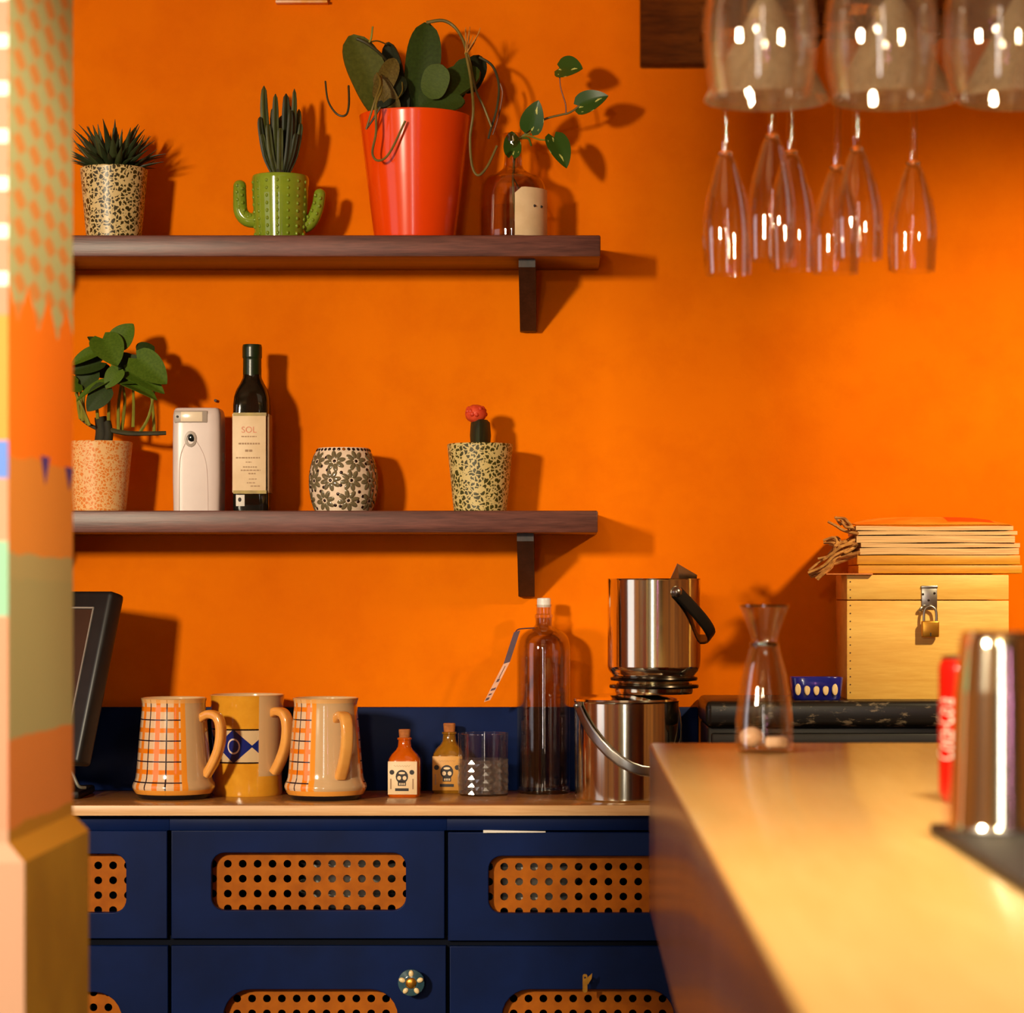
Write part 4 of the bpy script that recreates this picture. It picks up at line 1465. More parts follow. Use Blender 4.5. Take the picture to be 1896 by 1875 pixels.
# ------------------------------------------------------------------ things on the back counter
# point-of-sale monitor
mt_ = thing('monitor', 'black tilted point-of-sale monitor behind the pillar', 'monitor', ((70 - PX) * 4.72 / F, 4.72, ZC))
tilt = thing('screen_head', None, None, (0, 0, 0))
tilt.parent = mt_
bpy.data.objects.remove(tilt)
ym = math.radians(-38)
mm = Matrix.Translation((0.0, -.02, .213)) @ Matrix.Rotation(ym, 4, 'Z') @ Matrix.Rotation(math.radians(-15), 4, 'X')
hd_ = box('housing', -.15, .15, 0, .035, -.152, .152, 'black_plastic', mt_, .008, 3)
hd_.matrix_basis = mm
box('screen', -.112, .112, -.001, .004, -.115, .118, 'screen', hd_, .0008)
for a in ((-.115, .115, .119, .122), (-.115, .115, -.119, -.116)):
    box('bezel_trim', a[0], a[1], -.0016, .003, a[2], a[3], 'grey_line', hd_)
box('bezel_trim', .113, .1155, -.0016, .003, -.118, .121, 'grey_line', hd_)
tube('stand_neck', [(0.0, .03, .14), (.0, .05, .07), (.0, .03, .01)], .022, 'black_plastic', mt_, 12, 5)
box('stand_base', -.10, .085, -.07, .09, 0, .014, 'black_plastic', mt_, .005)
tube('cable', [(.03, -.02, .066), (.045, -.045, .046), (.058, -.05, .052), (.07, -.055, .044), (.082, -.06, .022), (.092, -.05, .0185)], .0028, 'cable', mt_, 7, 5)

# mugs
def mug(label, cx, Y, az, body_mat, handle_mat, prof, ring, group=None):
    t = T('beer_mug', label, 'mug', cx, Y, ZC, az, group)
    pr = t.prof(prof)
    pr = [(r, max(z, .0)) for r, z in pr]
    H = pr[-1][1]
    z0 = .009 if ring else 0
    pr = [(r, z + (z0 * (1 - z / H))) for r, z in pr]
    prs = smooth_prof(pr, 3)
    lathe('mug_body', prs, body_mat, t.o, 56)
    ri = pr[-1][0]
    rm = min(r for r, _ in pr) - .004
    lathe('mug_lining', [(ri, H), (ri - .002, H + .001), (ri - .0045, H - .001), (rm - .0005, H - .03), (rm, .03), (rm - .012, .02), (0, .02)], 'ceramic_cream', t.o, 48)
    if ring:
        lathe('base_ring', [(0, 0), (pr[0][0] - .008, 0), (pr[0][0] - .005, .002), (pr[0][0] - .002, .0085), (pr[0][0] - .004, .0095), (0, .0095)], 'ceramic_black', t.o, 48)
    k = t.k
    hp = [(56, .80), (74, .845), (92, .815), (99, .70), (96, .53), (84, .37), (68, .235)]
    tube('handle', [(r * k, 0, f * H) for r, f in hp], 1, handle_mat, t.o, 14, 6, flat=(11 * k, 8 * k), up=(0, 1, 0))
    return t


P1 = [(70, 1478), (76, 1466), (75, 1458), (70, 1445), (67, 1410), (63, 1360), (59.5, 1320), (58.5, 1302), (61, 1292)]
mug('plaid beer mug leftmost of the three mugs, handle pointing right', 322, 4.68, math.radians(-22), 'plaid', 'ceramic_handle', P1, True, 'beer mugs on the back counter')
mug('ochre beer mug with blue diamond band behind the two plaid mugs', 458, 4.765, math.radians(-36), 'diamond', 'ceramic_handle',
    [(64, 1471), (65, 1464), (64, 1440), (65.5, 1380), (67, 1320), (68, 1292), (69, 1286)], False, 'beer mugs on the back counter')
mug('plaid beer mug rightmost of the three mugs, handle towards the viewer', 603, 4.66, math.radians(-62), 'plaid', 'ceramic_handle', P1, True, 'beer mugs on the back counter')

# small sauce bottles with skull labels
def sauce(label, cx, Y, ytop, mat, labmat, sc):
    t = T('sauce_bottle', label, 'bottle', cx, Y, ZC, math.radians(-3), 'little sauce bottles')
    k = t.k
    s = sc * k
    secs = [(28 * s, 24 * s, 0, 4), (29.5 * s, 25 * s, 3 * s, 5), (29.5 * s, 25 * s, 62 * s, 5), (28.5 * s, 24 * s, 70 * s, 4), (24 * s, 21 * s, 78 * s, 3), (16 * s, 16 * s, 86 * s, 2.3), (12.5 * s, 12.5 * s, 92 * s, 2),
            (11.5 * s, 11.5 * s, 102 * s, 2), (11.5 * s, 11.5 * s, 104 * s, 2), (13.5 * s, 13.5 * s, 105 * s, 2), (13.5 * s, 13.5 * s, 108 * s, 2), (11.5 * s, 11.5 * s, 109 * s, 2)]
    loft('bottle_body', secs, mat, t.o, 40)
    lathe('cork', [(9.5 * s, 105 * s), (11 * s, 122 * s), (10.4 * s, 124 * s), (0, 124 * s)], 'cork', t.o, 18)
    yl = -25.2 * s
    lb = box('label', -28 * s, 26 * s, yl - .0006, yl + .004, 5 * s, 66 * s, labmat, t.o, .0003)
    y = yl - .0009

    def disc(nm, x, z, rx, rz, m_):
        n = 18
        vv = [(x + rx * math.cos(2 * pi * i / n), y, z + rz * math.sin(2 * pi * i / n)) for i in range(n)]
        vv += [(a, yl, b) for a, _, b in vv]
        mk(nm, vv, [tuple(range(n)), tuple(reversed(range(n, 2 * n)))] + [(i, n + i, n + (i + 1) % n, (i + 1) % n) for i in range(n)], m_, lb, False)
    cx_ = -2 * s
    disc('skull_mark', cx_, 38 * s, 11.5 * s, 12.5 * s, 'print_dark')
    box('skull_jaw', cx_ - 7.5 * s, cx_ + 7.5 * s, y, yl, 21 * s, 30 * s, 'print_dark', lb)
    y -= .0003
    for sx in (-1, 1):
        disc('eye_socket', cx_ + sx * 5 * s, 35.5 * s, 3.6 * s, 3.8 * s, 'label_cream')
        disc('rose_mark', cx_ + sx * 18.5 * s, 46 * s, 4.4 * s, 4.4 * s, 'print_dark')
        box('side_print', cx_ + sx * 20.5 * s - 1.2 * s, cx_ + sx * 20.5 * s + 1.2 * s, y, yl, 15 * s, 34 * s, 'print_brown', lb)
    disc('brow_mark', cx_, 44.5 * s, 6 * s, 2.2 * s, 'label_cream')
    for q in range(4):
        box('tooth', cx_ + (-5 + q * 3) * s, cx_ + (-3.3 + q * 3) * s, y, yl, 22.5 * s, 26.5 * s, 'label_cream', lb)
    box('name_bar', cx_ - 12.5 * s, cx_ + 12.5 * s, y, yl, 11.5 * s, 16.5 * s, 'print_dark', lb)
    pts = [(cx_ + (-15 + q * 1.6) * s, yl - .0004, (57.5 + 1.6 * math.sin(q * 2.1)) * s) for q in range(20)]
    tube('script_line', pts, .45 * s, 'print_brown', lb, 4, 0)
    return t


sauce('small corked bottle of red-orange sauce with skull label', 749, 4.72, 1348, 'sauce_red', 'label_cream', 1.0)
sauce('small corked bottle of olive sauce behind the tumbler', 832, 4.815, 1338, 'sauce_olive', 'label_ochre', 1.03)

# cut-glass tumbler
t = T('tumbler', 'cut crystal tumbler beside the tall clear bottle', 'glass', 895, 4.755, ZC)
k = t.k
Ht_ = t.z(1357)
pr = [(44 * k, 0), (45.5 * k, .004), (46 * k, Ht_ * .5), (47 * k, Ht_ - .001), (46.5 * k, Ht_)]
lathe('glass_wall', vessel(pr, .003, Ht_ * .10), 'glass', t.o, 40)
# faceted lower body
verts, faces = [], []
nf, nr = 26, 9
for j in range(nr + 1):
    z_ = .003 + (Ht_ * .58 - .003) * j / nr
    for i in range(nf):
        a = 2 * pi * (i + .5 * (j % 2)) / nf
        r_ = (46.8 if (i + j) % 2 else 43.6) * k
        verts.append((r_ * math.cos(a), r_ * math.sin(a), z_))
for j in range(nr):
    for i in range(nf):
        i2 = (i + 1) % nf
        a, b, c, d = j * nf + i, j * nf + i2, (j + 1) * nf + i2, (j + 1) * nf + i
        if j % 2:
            faces += [(a, b, c), (a, c, d)]
        else:
            faces += [(a, b, d), (b, c, d)]
faces += [tuple(reversed(range(nf))), tuple(range(nr * nf, (nr + 1) * nf))]
mk('cut_base', verts, faces, 'cut_glass', t.o, False)
lathe('rim', [(46.0 * k, Ht_ - .001), (47.3 * k, Ht_ - .001), (47.3 * k, Ht_ + .0008), (46 * k, Ht_ + .0008), (46.0 * k, Ht_ - .001)], 'glass_warm', t.o, 40)

# tall clear bottle
t = T('clear_bottle', 'tall clear glass bottle with white cap and hanging tag', 'bottle', 1007, 4.80, ZC)
k = t.k
pr = smooth_prof([(46 * k, 0), (49.5 * k, .005), (50 * k, t.z(1400)), (50 * k, t.z(1240)), (49.5 * k, t.z(1200)), (45 * k, t.z(1180)), (34 * k, t.z(1168)), (19 * k, t.z(1160)), (15 * k, t.z(1152)), (15 * k, t.z(1144))], 3)
lathe('bottle_body', vessel(pr, .003, .012), 'glass_bottle', t.o, 48)
lathe('neck', [(15 * k, t.z(1158)), (16 * k, t.z(1144)), (17 * k, t.z(1143)), (17 * k, t.z(1138)), (14 * k, t.z(1136)), (14 * k, t.z(1122)), (15.5 * k, t.z(1121)), (15.5 * k, t.z(1119))], 'glass_bottle', t.o, 32)
lathe('cap', [(0, t.z(1124)), (12.8 * k, t.z(1124)), (12.8 * k, t.z(1110)), (11.8 * k, t.z(1107)), (0, t.z(1106.5))], 'cap_white', t.o, 28)
lathe('liquid', [(0, .0135), (46 * k, .0135), (46.3 * k, t.z(1215)), (0, t.z(1215))], 'water', t.o, 36)
pts = [t.p(990, 1162, -.02), t.p(962, 1164, -.03), t.p(955, 1170, -.032)]
tube('tag_loop', pts, .0012, 'tag_purple', t.o, 6, 5)
a, b, c = t.p(958, 1168, -.034), t.p(939, 1226, -.036), t.p(903, 1296, -.038)
dx = Vector((1, 0, .32)).normalized() * 6.2 * k
th = Vector((0, .0012, 0))


def strip(nm, p, q, m_, parent):
    vv = [p - dx, p + dx, q + dx, q - dx]
    vv += [x + th for x in vv]
    return mk(nm, vv, [(0, 1, 2, 3), (7, 6, 5, 4), (0, 4, 5, 1), (1, 5, 6, 2), (2, 6, 7, 3), (3, 7, 4, 0)], m_, parent, False)


strip('tag_upper', a, b, 'tag_purple', t.o)
lo = strip('tag_lower', b, c, 'tag_pink', t.o)
for f0, f1, s0, s1 in ((.08, .4, -.1, .12), (.42, .5, -.3, .5), (.66, .72, -.7, .7), (.8, .84, -.6, .3), (.9, .97, -.8, .2)):
    p0, p1 = b.lerp(c, f0), b.lerp(c, f1)
    vv = [p0 + dx * s0, p0 + dx * s1, p1 + dx * s1, p1 + dx * s0]
    vv = [x - Vector((0, .0008, 0)) for x in vv] + [x for x in vv]
    mk('tag_print', vv, [(0, 1, 2, 3), (7, 6, 5, 4), (0, 4, 5, 1), (1, 5, 6, 2), (2, 6, 7, 3), (3, 7, 4, 0)], 'tag_purple', lo, False)

# ice buckets
t = T('ice_bucket', 'lidded steel ice bucket standing on the worktop', 'ice bucket', 1160, 4.66, ZC, 0, 'steel ice buckets')
k = t.k
Hb = t.z(1297)
pr = [(92 * k, 0), (95.5 * k, .003), (96 * k, Hb * .5), (96.5 * k, Hb - .002), (97.5 * k, Hb)]
lathe('bucket_body', vessel(pr, .003, .004), 'steel', t.o, 72)
Hl = t.z(1284)
lathe('lid', [(0, Hb - .002), (93 * k, Hb - .002), (98 * k, Hb + .0005), (97 * k, Hb + .004), (80 * k, Hb + .008), (60 * k, Hl - .001), (0, Hl)], 'steel', t.o, 64)
az = math.radians(205)
ax = Vector((math.cos(az), math.sin(az), 0))
pn = Vector((math.sin(az), -math.cos(az), 0)) * -1
if pn.y > 0:
    pn = -pn
dn = (pn * .62 + Vector((0, 0, -1)) * .9)
Rh = 101 * k
c0 = Vector((0, 0, t.z(1304)))
tube('handle', [c0 + ax * Rh * math.cos(f) + pn * (103 * k) * math.sin(f) + Vector((0, 0, -118 * k)) * math.sin(f) for f in [pi * q / 16 for q in range(17)]], 1, 'steel_dull', t.o, 10, 0, flat=(10 * k, 1.6 * k), up=(0, 0, 1))
for s_ in (-1, 1):
    ellipsoid('pivot', 7 * k, 7 * k, 7 * k, 'steel_dull', t.o, 10, 8, c0 + ax * Rh * s_)
ZB2 = ZC + Hl
t = T('ice_bucket', 'open steel ice bucket stacked on top of the lidded one', 'ice bucket', 1211, 4.66, ZB2, 0, 'steel ice buckets')
k = t.k
Hb = t.z(1071)
zb = t.z(1240)
pr = [(70 * k, 0), (72 * k, t.z(1280)), (74 * k, t.z(1268)), (66 * k, t.z(1262)), (76 * k, t.z(1258)), (76 * k, t.z(1250)), (79 * k, t.z(1246)), (84 * k, zb), (86 * k, t.z(1234)), (86 * k, Hb * .6), (86.5 * k, Hb - .002), (87 * k, Hb)]
lathe('bucket_body', [(0, 0)] + pr + [(84 * k, Hb), (83 * k, zb + .004), (0, zb + .004)], 'steel', t.o, 72)
for zz_, rr in ((1256, 80), (1270, 82)):
    lathe('foot_ring', [(rr * k - .012, t.z(zz_ + 4)), (rr * k, t.z(zz_ + 3)), (rr * k + .001, t.z(zz_)), (rr * k, t.z(zz_ - 3)), (rr * k - .012, t.z(zz_ - 4)), (rr * k - .012, t.z(zz_ + 4))], 'steel_dark', t.o, 48)
az = math.radians(-64)
ax = Vector((math.cos(az), math.sin(az), 0))
rt = Vector((-math.sin(az), math.cos(az), 0))
dn = (rt * .80 + Vector((0, 0, -1)) * .72).normalized()
wd = dn.cross(ax).normalized()
c0 = Vector((0, 0, t.z(1096)))
Rh = 91 * k
hpts = [c0 + ax * Rh * math.copysign(abs(math.cos(f)) ** .6, math.cos(f)) + dn * (132 * k) * abs(math.sin(f)) ** .75 for f in [pi * q / 20 for q in range(21)]]
tube('handle', hpts, 1, 'black_metal', t.o, 10, 0, flat=(12 * k, 2 * k), up=tuple(wd))
for s_ in (-1, 1):
    ellipsoid('pivot', 11 * k, 11 * k, 11 * k, 'steel_dull', t.o, 12, 8, c0 + ax * (Rh - .003) * s_)
# tongs in the upper bucket
tg = thing('ice_tongs', 'shiny metal tongs sticking out of the upper ice bucket', 'tongs', ((1262 - PX) * 4.67 / F, 4.67, ZB2 + zb + .004))
hh = E + (PY - 1043) * 4.67 / F - (ZB2 + zb + .004)
k = 4.67 / F
for s_ in (-1, 1):
    vv = [(-14 * k, s_ * .004, 0), (12 * k, s_ * .004, 0), (28 * k, s_ * .016, hh - .020), (-8 * k, s_ * .006, hh), (-20 * k, s_ * .016, hh - .026)]
    vv += [(a, b + .0016, c_) for a, b, c_ in vv]
    mk('tong_blade', vv, [(0, 1, 2, 3, 4), (9, 8, 7, 6, 5)] + [(i, 5 + i, 5 + (i + 1) % 5, (i + 1) % 5) for i in range(5)], 'steel', tg, False)

# black low fridge with box, dish, stack
YL = 4.60
ZL = E - 0.186
xl0 = (1307 - PX) * YL / F
fr2 = thing('counter_fridge', 'black scuffed low fridge under the wooden box', 'fridge', (xl0 + .5, (YL + YW) / 2, 0))
ox, oy = -(xl0 + .5), -(YL + YW) / 2
box('top_slab', xl0 + ox, 1.35 + ox, YL + oy, YW - .002 + oy, ZL - .045, ZL, 'scuffed', fr2, .010, 3)
box('cabinet_body', xl0 + .004 + ox, 1.34 + ox, YL + .03 + oy, YW - .002 + oy, 0.03, ZL - .045, 'black_metal', fr2, .004)
box('door_rail', xl0 + .01 + ox, 1.33 + ox, YL + .012 + oy, YL + .03 + oy, ZL - .085, ZL - .056, 'black_plastic', fr2, .004)
for fx in (xl0 + .06, 1.25):
    for fy in (YL + .07, YW - .06):
        lathe('foot', [(0, 0), (.018, 0), (.014, .03), (0, .03)], 'black_plastic', fr2, 14, (fx + ox, fy + oy, 0))

# wooden box
YB = 4.66
kb = YB / F
bx0, bx1 = (1568 - PX) * kb, (1868 - PX) * kb
hz = E + (PY - 1064) * kb - ZL
bt = thing('wooden_box', 'pine storage box with hinged lid on the black fridge', 'box', ((bx0 + bx1) / 2, YB + .095, ZL))
hw = (bx1 - bx0) / 2
zl = E + (PY - 1111) * kb - ZL
box('box_body', -hw, hw, -.095, .095, 0, zl - .0008, 'box_wood', bt, .0012)
box('box_lid', -hw, hw, -.095, .095, zl + .0008, hz, 'box_wood', bt, .0015)
XB = lambda px: (px - PX) * kb - (bx0 + bx1) / 2
ZB = lambda py: E + (PY - py) * kb - ZL
box('hasp_plate', XB(1706), XB(1735), -.0972, -.0945, ZB(1128), ZB(1085), 'steel_dull', bt, .0008)
box('hasp_fold', XB(1705), XB(1736), -.0985, -.0945, ZB(1089), ZB(1084), 'steel_dull', bt, .001)
for px, py in ((1708.5, 1100), (1730, 1098), (1719, 1111)):
    o = lathe('rivet', [(0, 0), (.0022, 0), (.0018, .0012), (0, .0016)], 'steel_dark', bt, 10)
    o.rotation_euler = (pi / 2, 0, 0)
    o.location = (XB(px), -.0972, ZB(py))
tube('staple', [(XB(1712), -.096, ZB(1121)), (XB(1706), -.102, ZB(1124)), (XB(1702), -.103, ZB(1129)), (XB(1706), -.1, ZB(1131))], .0022, 'steel_dull', bt, 7, 4)
for i in range(15):
    o = lathe('nail_head', [(0, 0), (.0013, 0), (.001, .0005), (0, .0006)], 'nail', bt, 7)
    o.rotation_euler = (pi / 2, 0, 0)
    o.location = (-hw + .006, -.0952, .012 + (hz - .024) * i / 14)
# padlock
pd = thing('padlock', 'brass padlock hanging from the box hasp', 'padlock', ((1720.5 - PX) * kb, YB - .012, E + (PY - 1179) * kb))
k = kb
box('lock_body', -16 * k, 16 * k, -.006, .006, 0, 30 * k, 'brass', pd, .0022, 3)
tube('shackle', [(-11.5 * k, 0, 28 * k), (-11.5 * k, 0, 42 * k), (-9 * k, 0, 52 * k), (0, 0, 57 * k), (9 * k, 0, 52 * k), (11.5 * k, 0, 42 * k), (11.5 * k, 0, 28 * k)], 2.6 * k, 'steel_dull', pd, 10, 5)
box('keyhole', -.8 * k, 1.2 * k, -.0064, -.005, 1.5 * k, 8 * k, 'print_dark', pd)

# stack on the box
ztop = ZL + hz
YM = YB + .006


def flatbox(name, label, cat, px0, px1, py0, py1, depth, mat, rz=0.0, group=None, y0=YM, bev=.0012, zoff=None):
    kk = y0 / F
    w_ = (px1 - px0) * kk
    h_ = (py1 - py0) * kk
    z_ = E + (PY - py1) * kk if zoff is None else zoff
    o = box(name, -w_ / 2, w_ / 2, 0, depth, 0, h_, mat, None, bev)
    o.location = (((px0 + px1) / 2 - PX) * kk, y0, z_)
    o.rotation_euler = (0, 0, rz)
    tag(o, label, cat, group)
    return o, z_ + h_


zc_ = ztop
pc = box('paper_card', -.04, .04, -.02, .09, 0, .0024, 'card_orange', None, .0004)
pc.location = ((1572 - PX) * kb, YB + .01, zc_)
tag(pc, 'thin orange card poking out left between box and boards', 'card')
zc_ += .0026
for i, (a, b, h_) in enumerate(((1589, 1893, 15), (1587, 1889, 17))):
    _, zc_ = flatbox('wooden_board', ['yellow pine board lying directly on the box lid', 'yellow pine board below the stack of pale magazines'][i], 'board', a, b, 0, h_, .16, 'board_wood', R.uniform(-.01, .01), 'pine boards on the box', zoff=zc_)
    zc_ += .0012
# screw heads of boards
mags = ((1592, 1887, 12, .012), (1594, 1889, 8, .014), (1586, 1879, 13, -.012), (1588, 1884, 7, .01), (1585, 1876, 8, -.01))
labs = ['pale magazine lowest in the stack on the pine boards', 'pale magazine second from the bottom of the stack', 'pale thick magazine in the middle of the stack', 'pale thin magazine just below the topmost one', 'topmost magazine with orange and red cover on the stack']
for i, (a, b, h_, rz) in enumerate(mags):
    kk = YM / F
    w_, hh_ = (b - a) * kk, h_ * kk
    m0 = thing('magazine', labs[i], 'magazine', (((a + b) / 2 - PX) * kk, YM, zc_), rz, 'magazines on the box')
    nn = 10
    vv = []
    for yy in (0, .145):
        for q in range(nn + 1):
            x = -w_ / 2 + w_ * q / nn
            sag = .0016 * math.sin(q * .7 + i * 2)
            vv += [(x, yy, max(0, sag * .5)), (x, yy, hh_ + sag * .4)]
    ff = []
    for q in range(nn):
        a_ = q * 2
        o_ = (nn + 1) * 2
        ff += [(a_, a_ + 2, a_ + 3, a_ + 1), (o_ + a_, o_ + a_ + 1, o_ + a_ + 3, o_ + a_ + 2), (a_ + 1, a_ + 3, o_ + a_ + 3, o_ + a_ + 1), (a_, o_ + a_, o_ + a_ + 2, a_ + 2)]
    o_ = (nn + 1) * 2
    ff += [(0, 1, o_ + 1, o_), (2 * nn, o_ + 2 * nn, o_ + 2 * nn + 1, 2 * nn + 1)]
    mk('pages', vv, ff, 'magazine', m0, True, 40)
    if i == 4:
        # cover that bulges up at the back so that it shows above the edge
        vv, ff = [], []
        ny = 8
        for th_ in (0, .0012):
            for q in range(nn + 1):
                x = -w_ / 2 + w_ * q / nn
                for j in range(ny + 1):
                    y = .142 * j / ny
                    vv.append((x, y, hh_ + .0012 + th_ + .017 * math.sin(pi * .5 * j / ny) * (1 - (2 * q / nn - 1) ** 4 * .7)))
        n = (nn + 1) * (ny + 1)
        fm = []
        for q in range(nn):
            for j in range(ny):
                a_ = q * (ny + 1) + j
                ff += [(a_, a_ + 1, a_ + ny + 2, a_ + ny + 1), (n + a_, n + a_ + ny + 1, n + a_ + ny + 2, n + a_ + 1)]
                fm += [1 if 6 <= q <= 8 and j > 1 else 0] * 2
        mk('cover', vv, ff, None, m0, True, 50, mats=['cover_orange', 'cover_red'], fmat=fm)
    zc_ += hh_ + .0011
# raffia tassels hanging left
tz = thing('raffia_tassel', 'straw-coloured raffia fringe hanging over the left of the box', 'tassel', ((1585 - PX) * kb, YB + .03, ztop + .045))
Q = lambda px, py, dy=0.0: Vector(((px - 1585) * kb, dy, E + (PY - py) * kb - ztop - .045))
for i in range(26):
    f = i / 25
    st = Q(1590 + R.uniform(-4, 4), 985 + 40 * f + R.uniform(-4, 4), R.uniform(-.03, .03))
    ex, ey = (1545 + R.uniform(-12, 14), 958 + R.uniform(-4, 12)) if i < 5 else ((1524 + R.uniform(-14, 18), 1012 + R.uniform(-12, 30)) if i < 14 else (1498 + R.uniform(-8, 22), 1066 + R.uniform(-16, 16)))
    dy = R.uniform(-.05, .0)
    mid = Q((1590 + ex) / 2 + R.uniform(-4, 4), min(985 + 40 * f, ey) + 12 + R.uniform(-6, 8), dy)
    mid2 = Q((1590 + 2 * ex) / 3 + R.uniform(-4, 4), (985 + 40 * f + 2 * ey) / 3 + R.uniform(-8, 4), dy)
    tube('strand', [st, mid, mid2, Q(ex, ey, dy)], (3.6 * kb, 2.2 * kb), 'raffia', tz, 6, 4)

# blue dish
t = T('ceramic_dish', 'small blue ceramic dish with cream ovals beside the box', 'dish', 1511, 4.655, ZL)
k = t.k
Hd = t.z(1253)
secs = [(42 * k, 26 * k, 0, 4), (45 * k, 28 * k, .003, 4), (49 * k, 31 * k, Hd - .001, 4), (48.5 * k, 30.5 * k, Hd, 4), (47 * k, 29 * k, Hd - .001, 4), (43 * k, 26 * k, .006, 4)]
loft('dish_body', secs, 'blue_glaze', t.o, 56)
for px in (1475, 1492, 1509, 1526, 1543):
    q = 1.0 if px != 1475 else .9
    o = ellipsoid('oval_motif', 5.4 * k, .0012, 11 * k, 'cream_glaze', t.o, 12, 8, (t.p(px, 0).x, -29.6 * k, Hd * .47))
    o.rotation_euler = (math.radians(-8), 0, 0)

# ------------------------------------------------------------------ the bar
ZBAR = E - 0.2
YB1 = .2 * F / (1375 - PY)                      # far end
XBL = .112
bar = thing('bar_counter', 'long honey-coloured bar counter with brown apron running towards the viewer', 'bar counter', (.7, 2.0, 0))
ox, oy = -.7, -2.0
box('bar_top', XBL + ox, 1.35 + ox, .45 + oy, YB1 + oy, ZBAR - .022, ZBAR, 'bar_top', bar, .0015)
za = E - .42
box('side_apron', XBL - .0012 + ox, XBL + .02 + ox, .45 + oy, YB1 - .001 + oy, za, ZBAR - .0035, 'bar_panel', bar, .001)
box('front_panel', .9 + ox, .93 + ox, .45 + oy, YB1 - .02 + oy, 0, ZBAR - .022, 'bar_panel', bar, .001)
box('support_panel', .35 + ox, .9 + ox, YB1 - .3 + oy, YB1 - .27 + oy, 0, ZBAR - .022, 'bar_panel', bar, .001)
box('support_panel', .35 + ox, .9 + ox, 1.0 + oy, 1.03 + oy, 0, ZBAR - .022, 'bar_panel', bar, .001)

# carafe
YA = 3.36
t = T('carafe', 'clear glass carafe with flared rim standing on the bar', 'carafe', 1415, YA, ZBAR)
k = t.k
pr = smooth_prof([(50 * k, 0), (54 * k, .004), (55 * k, t.z(1370)), (52 * k, t.z(1320)), (42 * k, t.z(1255)), (29 * k, t.z(1205)), (23.5 * k, t.z(1190)), (26 * k, t.z(1175)), (36 * k, t.z(1145)), (44 * k, t.z(1125)), (45.5 * k, t.z(1121))], 4)
lathe('carafe_body', vessel(pr, .0028, .006), 'glass', t.o, 48)
lathe('neck_ring', [(22 * k, t.z(1197)), (27 * k, t.z(1195)), (27.5 * k, t.z(1192)), (26 * k, t.z(1189)), (22 * k, t.z(1188)), (22 * k, t.z(1197))], 'glass_rim', t.o, 40)
lathe('rim', [(43.5 * k, t.z(1123)), (46 * k, t.z(1123)), (46 * k, t.z(1119.5)), (43.5 * k, t.z(1119.5)), (43.5 * k, t.z(1123))], 'glass_rim', t.o, 40)
o = ellipsoid('ice_lump', 23 * k, 21 * k, 19 * k, 'ice', None, 18, 12, None, .03)
o.location = ((1391 - PX) * k, YA - .004, ZBAR + .0065 + 19 * k)
tag(o, 'rounded pale lump at the left inside the carafe', 'ice')
o = box('ice_lump', -21 * k, 21 * k, -.011, .011, 0, 20 * k, 'ice', None, .004, 3)
o.location = ((1437 - PX) * k, YA - .006, ZBAR + .0065)
tag(o, 'flat pale lump at the right inside the carafe', 'ice')

# rubber mat, shaker, can
ZMT = ZBAR + .008
mt0 = box('bar_mat', .302, .62, 1.1, 2.24, ZBAR, ZMT, 'rubber', None, .002)
tag(mt0, 'black rubber bar mat under the shaker', 'mat')
t = T('cocktail_shaker', 'upturned steel shaker tin in soft focus on the bar mat', 'shaker', 1856, 2.17, ZMT)
k = t.k
Hs = t.z(1168)
pr = [(99 * k, 0), (101 * k, .0015), (101 * k, .004), (99 * k, .006), (94 * k, Hs * .3), (87 * k, Hs * .7), (79 * k, Hs - .012), (77 * k, Hs - .005), (73 * k, Hs - .001), (66 * k, Hs)]
lathe('tin_body', vessel(pr[:-1] + [(66 * k, Hs)], .0012, .0) if False else [(96 * k, 0)] + pr + [(0, Hs - .001)], 'steel', t.o, 72)
lathe('rolled_rim', [(98 * k, .0), (101.6 * k, .0008), (102 * k, .0025), (101 * k, .0042), (98 * k, .0048)], 'steel_dull', t.o, 64)
YK = 2.564
t = T('drink_can', 'red soft drink can with white script behind the shaker', 'can', 1790, YK, ZBAR)
k = t.k
Hk = t.z(1214)
rc = 52 * k
lathe('can_body', [(0, .004), (rc * .72, .0035), (rc * .78, 0), (rc * .84, .001), (rc * .97, .008), (rc, .012), (rc, Hk - .012), (rc * .96, Hk - .007), (rc * .88, Hk - .003)], 'can_red', t.o, 48)
lathe('can_lid', [(rc * .88, Hk - .004), (rc * .9, Hk - .001), (rc * .87, Hk), (rc * .82, Hk - .003), (0, Hk - .0035)], 'alu', t.o, 40)
v_, f_ = text_geo('Coca-Cola', .034, 0, .25)
vv = []
for x, y, z in v_:
    # text runs upwards, wraps round the left front of the can
    a = math.radians(207) + (-y) / rc * -1.0
    a = math.radians(212) - y / rc
    vv.append(((rc + .0004) * math.cos(a), (rc + .0004) * math.sin(a), Hk * .50 + x * .40))
mk('script_lettering', vv, f_, 'can_white', t.o, True)

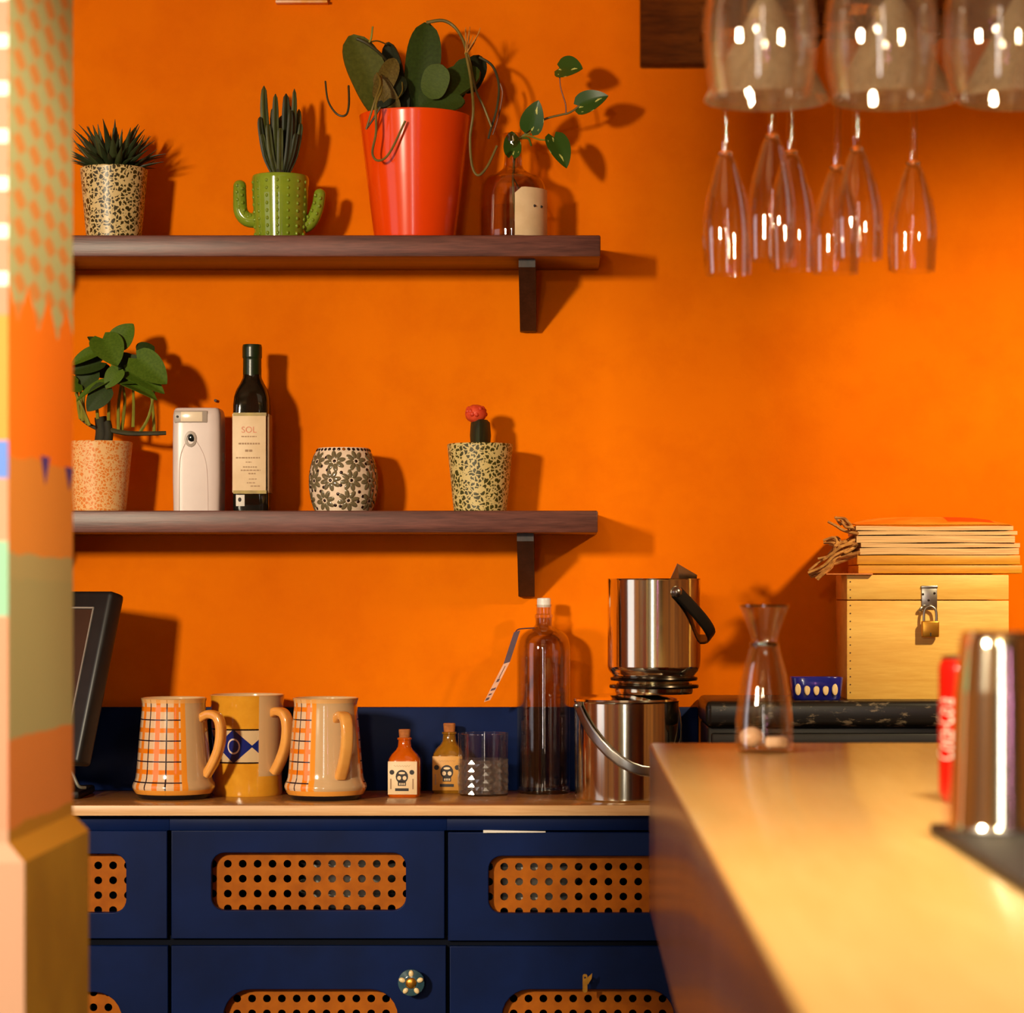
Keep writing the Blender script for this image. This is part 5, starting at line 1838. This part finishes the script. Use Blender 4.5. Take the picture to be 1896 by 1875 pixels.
# ------------------------------------------------------------------ hanging glass rack
ZR = E + .70
rk = thing('glass_rack', 'dark wooden rack that the stemware hangs from', 'rack', (.75, 2.9, ZR))
ox, oy = -.75, -2.9
YE = 3.47
ke = YE / F
box('end_block', (1186 - PX) * ke + ox, (1312 - PX) * ke + ox, YE + oy, YE + .035 + oy, E + (PY - 118) * ke - ZR, .5, 'rack_wood', rk, .003)
box('top_board', (1322 - PX) * ke + ox, 1.35 + ox, 2.1 + oy, YE + .1 + oy, .03, .055, 'rack_wood', rk, .002)
def stemware(name, label, cat, cx, Y, bowl, stem_r, foot_r, mat, group, tilt=0.0):
    """bowl: list of (half width px, row py) from the rim up to the stem joint; hangs with its foot on the rack"""
    k = Y / F
    zr = E + (PY - bowl[0][1]) * k
    g = thing(name, label, cat, ((cx - PX) * k, Y, zr), 0, group)
    g.rotation_euler = (0, tilt, 0)
    prof = smooth_prof([(h * k, E + (PY - py) * k - zr) for h, py in bowl], 4)
    th = .0014
    inner = [(max(r - th, .0003), z - (th if r < prof[0][0] * .6 else 0)) for r, z in prof]
    full = [(r, z) for r, z in prof] + [(0, prof[-1][1])]
    lathe('bowl', list(reversed(inner)) + prof, mat, g, 40)
    zt = prof[-1][1]
    zf = ZR + .0022 - zr
    for sx in (-1, 1):
        xx, yy_ = (cx - PX) * k - .75, Y - 2.9
        box('hanger_lip', min(sx * .012, sx * (foot_r + .005)) + xx, max(sx * .012, sx * (foot_r + .005)) + xx, yy_ - foot_r * .95, yy_ + foot_r * .95, -.002, .0016, 'rack_wood', rk, .0006)
        box('hanger_web', min(sx * (foot_r + .002), sx * (foot_r + .005)) + xx, max(sx * (foot_r + .002), sx * (foot_r + .005)) + xx, yy_ - foot_r * .95, yy_ + foot_r * .95, .0016, .031, 'rack_wood', rk)
    lathe('stem', [(prof[-1][0] * .98, zt - .002), (stem_r * 1.3, zt + .014), (stem_r, zt + (zf - zt) * .5), (stem_r * 1.1, zf - .012), (stem_r * 2.2, zf - .003), (stem_r * 3, zf)], mat, g, 18)
    lathe('foot', [(0, zf), (foot_r, zf), (foot_r, zf + .0015), (stem_r * 2, zf + .004), (0, zf + .004)], mat, g, 36)
    ellipsoid('bowl_base', prof[-1][0] * 2.0, prof[-1][0] * 2.0, .0045, 'joint_glass', g, 12, 6, (0, 0, zt))
    return g


fl = [(1348, 508, 288, 3.40, 'champagne flute hanging leftmost in the row'), (1428, 482, 256, 3.30, 'champagne flute second from the left, hanging highest'),
      (1468, 500, 286, 3.44, 'champagne flute third from the left, partly behind another flute'), (1546, 506, 314, 3.36, 'champagne flute fourth from the left, half hidden behind the fifth'),
      (1590, 480, 280, 3.26, 'champagne flute second from the right'), (1688, 502, 306, 3.42, 'champagne flute hanging alone at the right end')]
for cx, yr, yj, Y, lb in fl:
    d = yr - yj
    stemware('champagne_flute', lb, 'glass', cx, Y, [(44, yr), (45.5, yr - d * .22), (45.5, yr - d * .42), (39, yr - d * .64), (25, yr - d * .87), (16, yj + 3), (7, yj - 4)], .0042, .03, 'glass_warm', 'hanging champagne flutes', R.uniform(-.02, .02))
for cx, lb in ((1420, 'hazy cone-shaped cocktail glass hanging above the left flutes'), (1655, 'hazy cone-shaped cocktail glass hanging above the right flutes'), (1892, 'hazy cone-shaped cocktail glass hanging at the right edge')):
    stemware('cocktail_glass', lb, 'glass', cx, 2.9, [(116, 186), (112, 176), (70, 96), (30, 20), (9, -18), (5, -26)], .0035, .035, 'glass_cone', 'hanging cocktail glasses')
for cx, lb in ((1408, 'rounded wine glass hanging in front at the left of the rack'), (1632, 'rounded wine glass hanging in front in the middle of the rack'), (1850, 'rounded wine glass hanging in front at the right of the rack')):
    stemware('wine_glass', lb, 'glass', cx, 2.42, [(90, 178), (98, 140), (104, 80), (100, 10), (80, -60), (40, -110), (9, -128), (6, -136)], .0035, .036, 'glass_haze', 'hanging wine glasses')
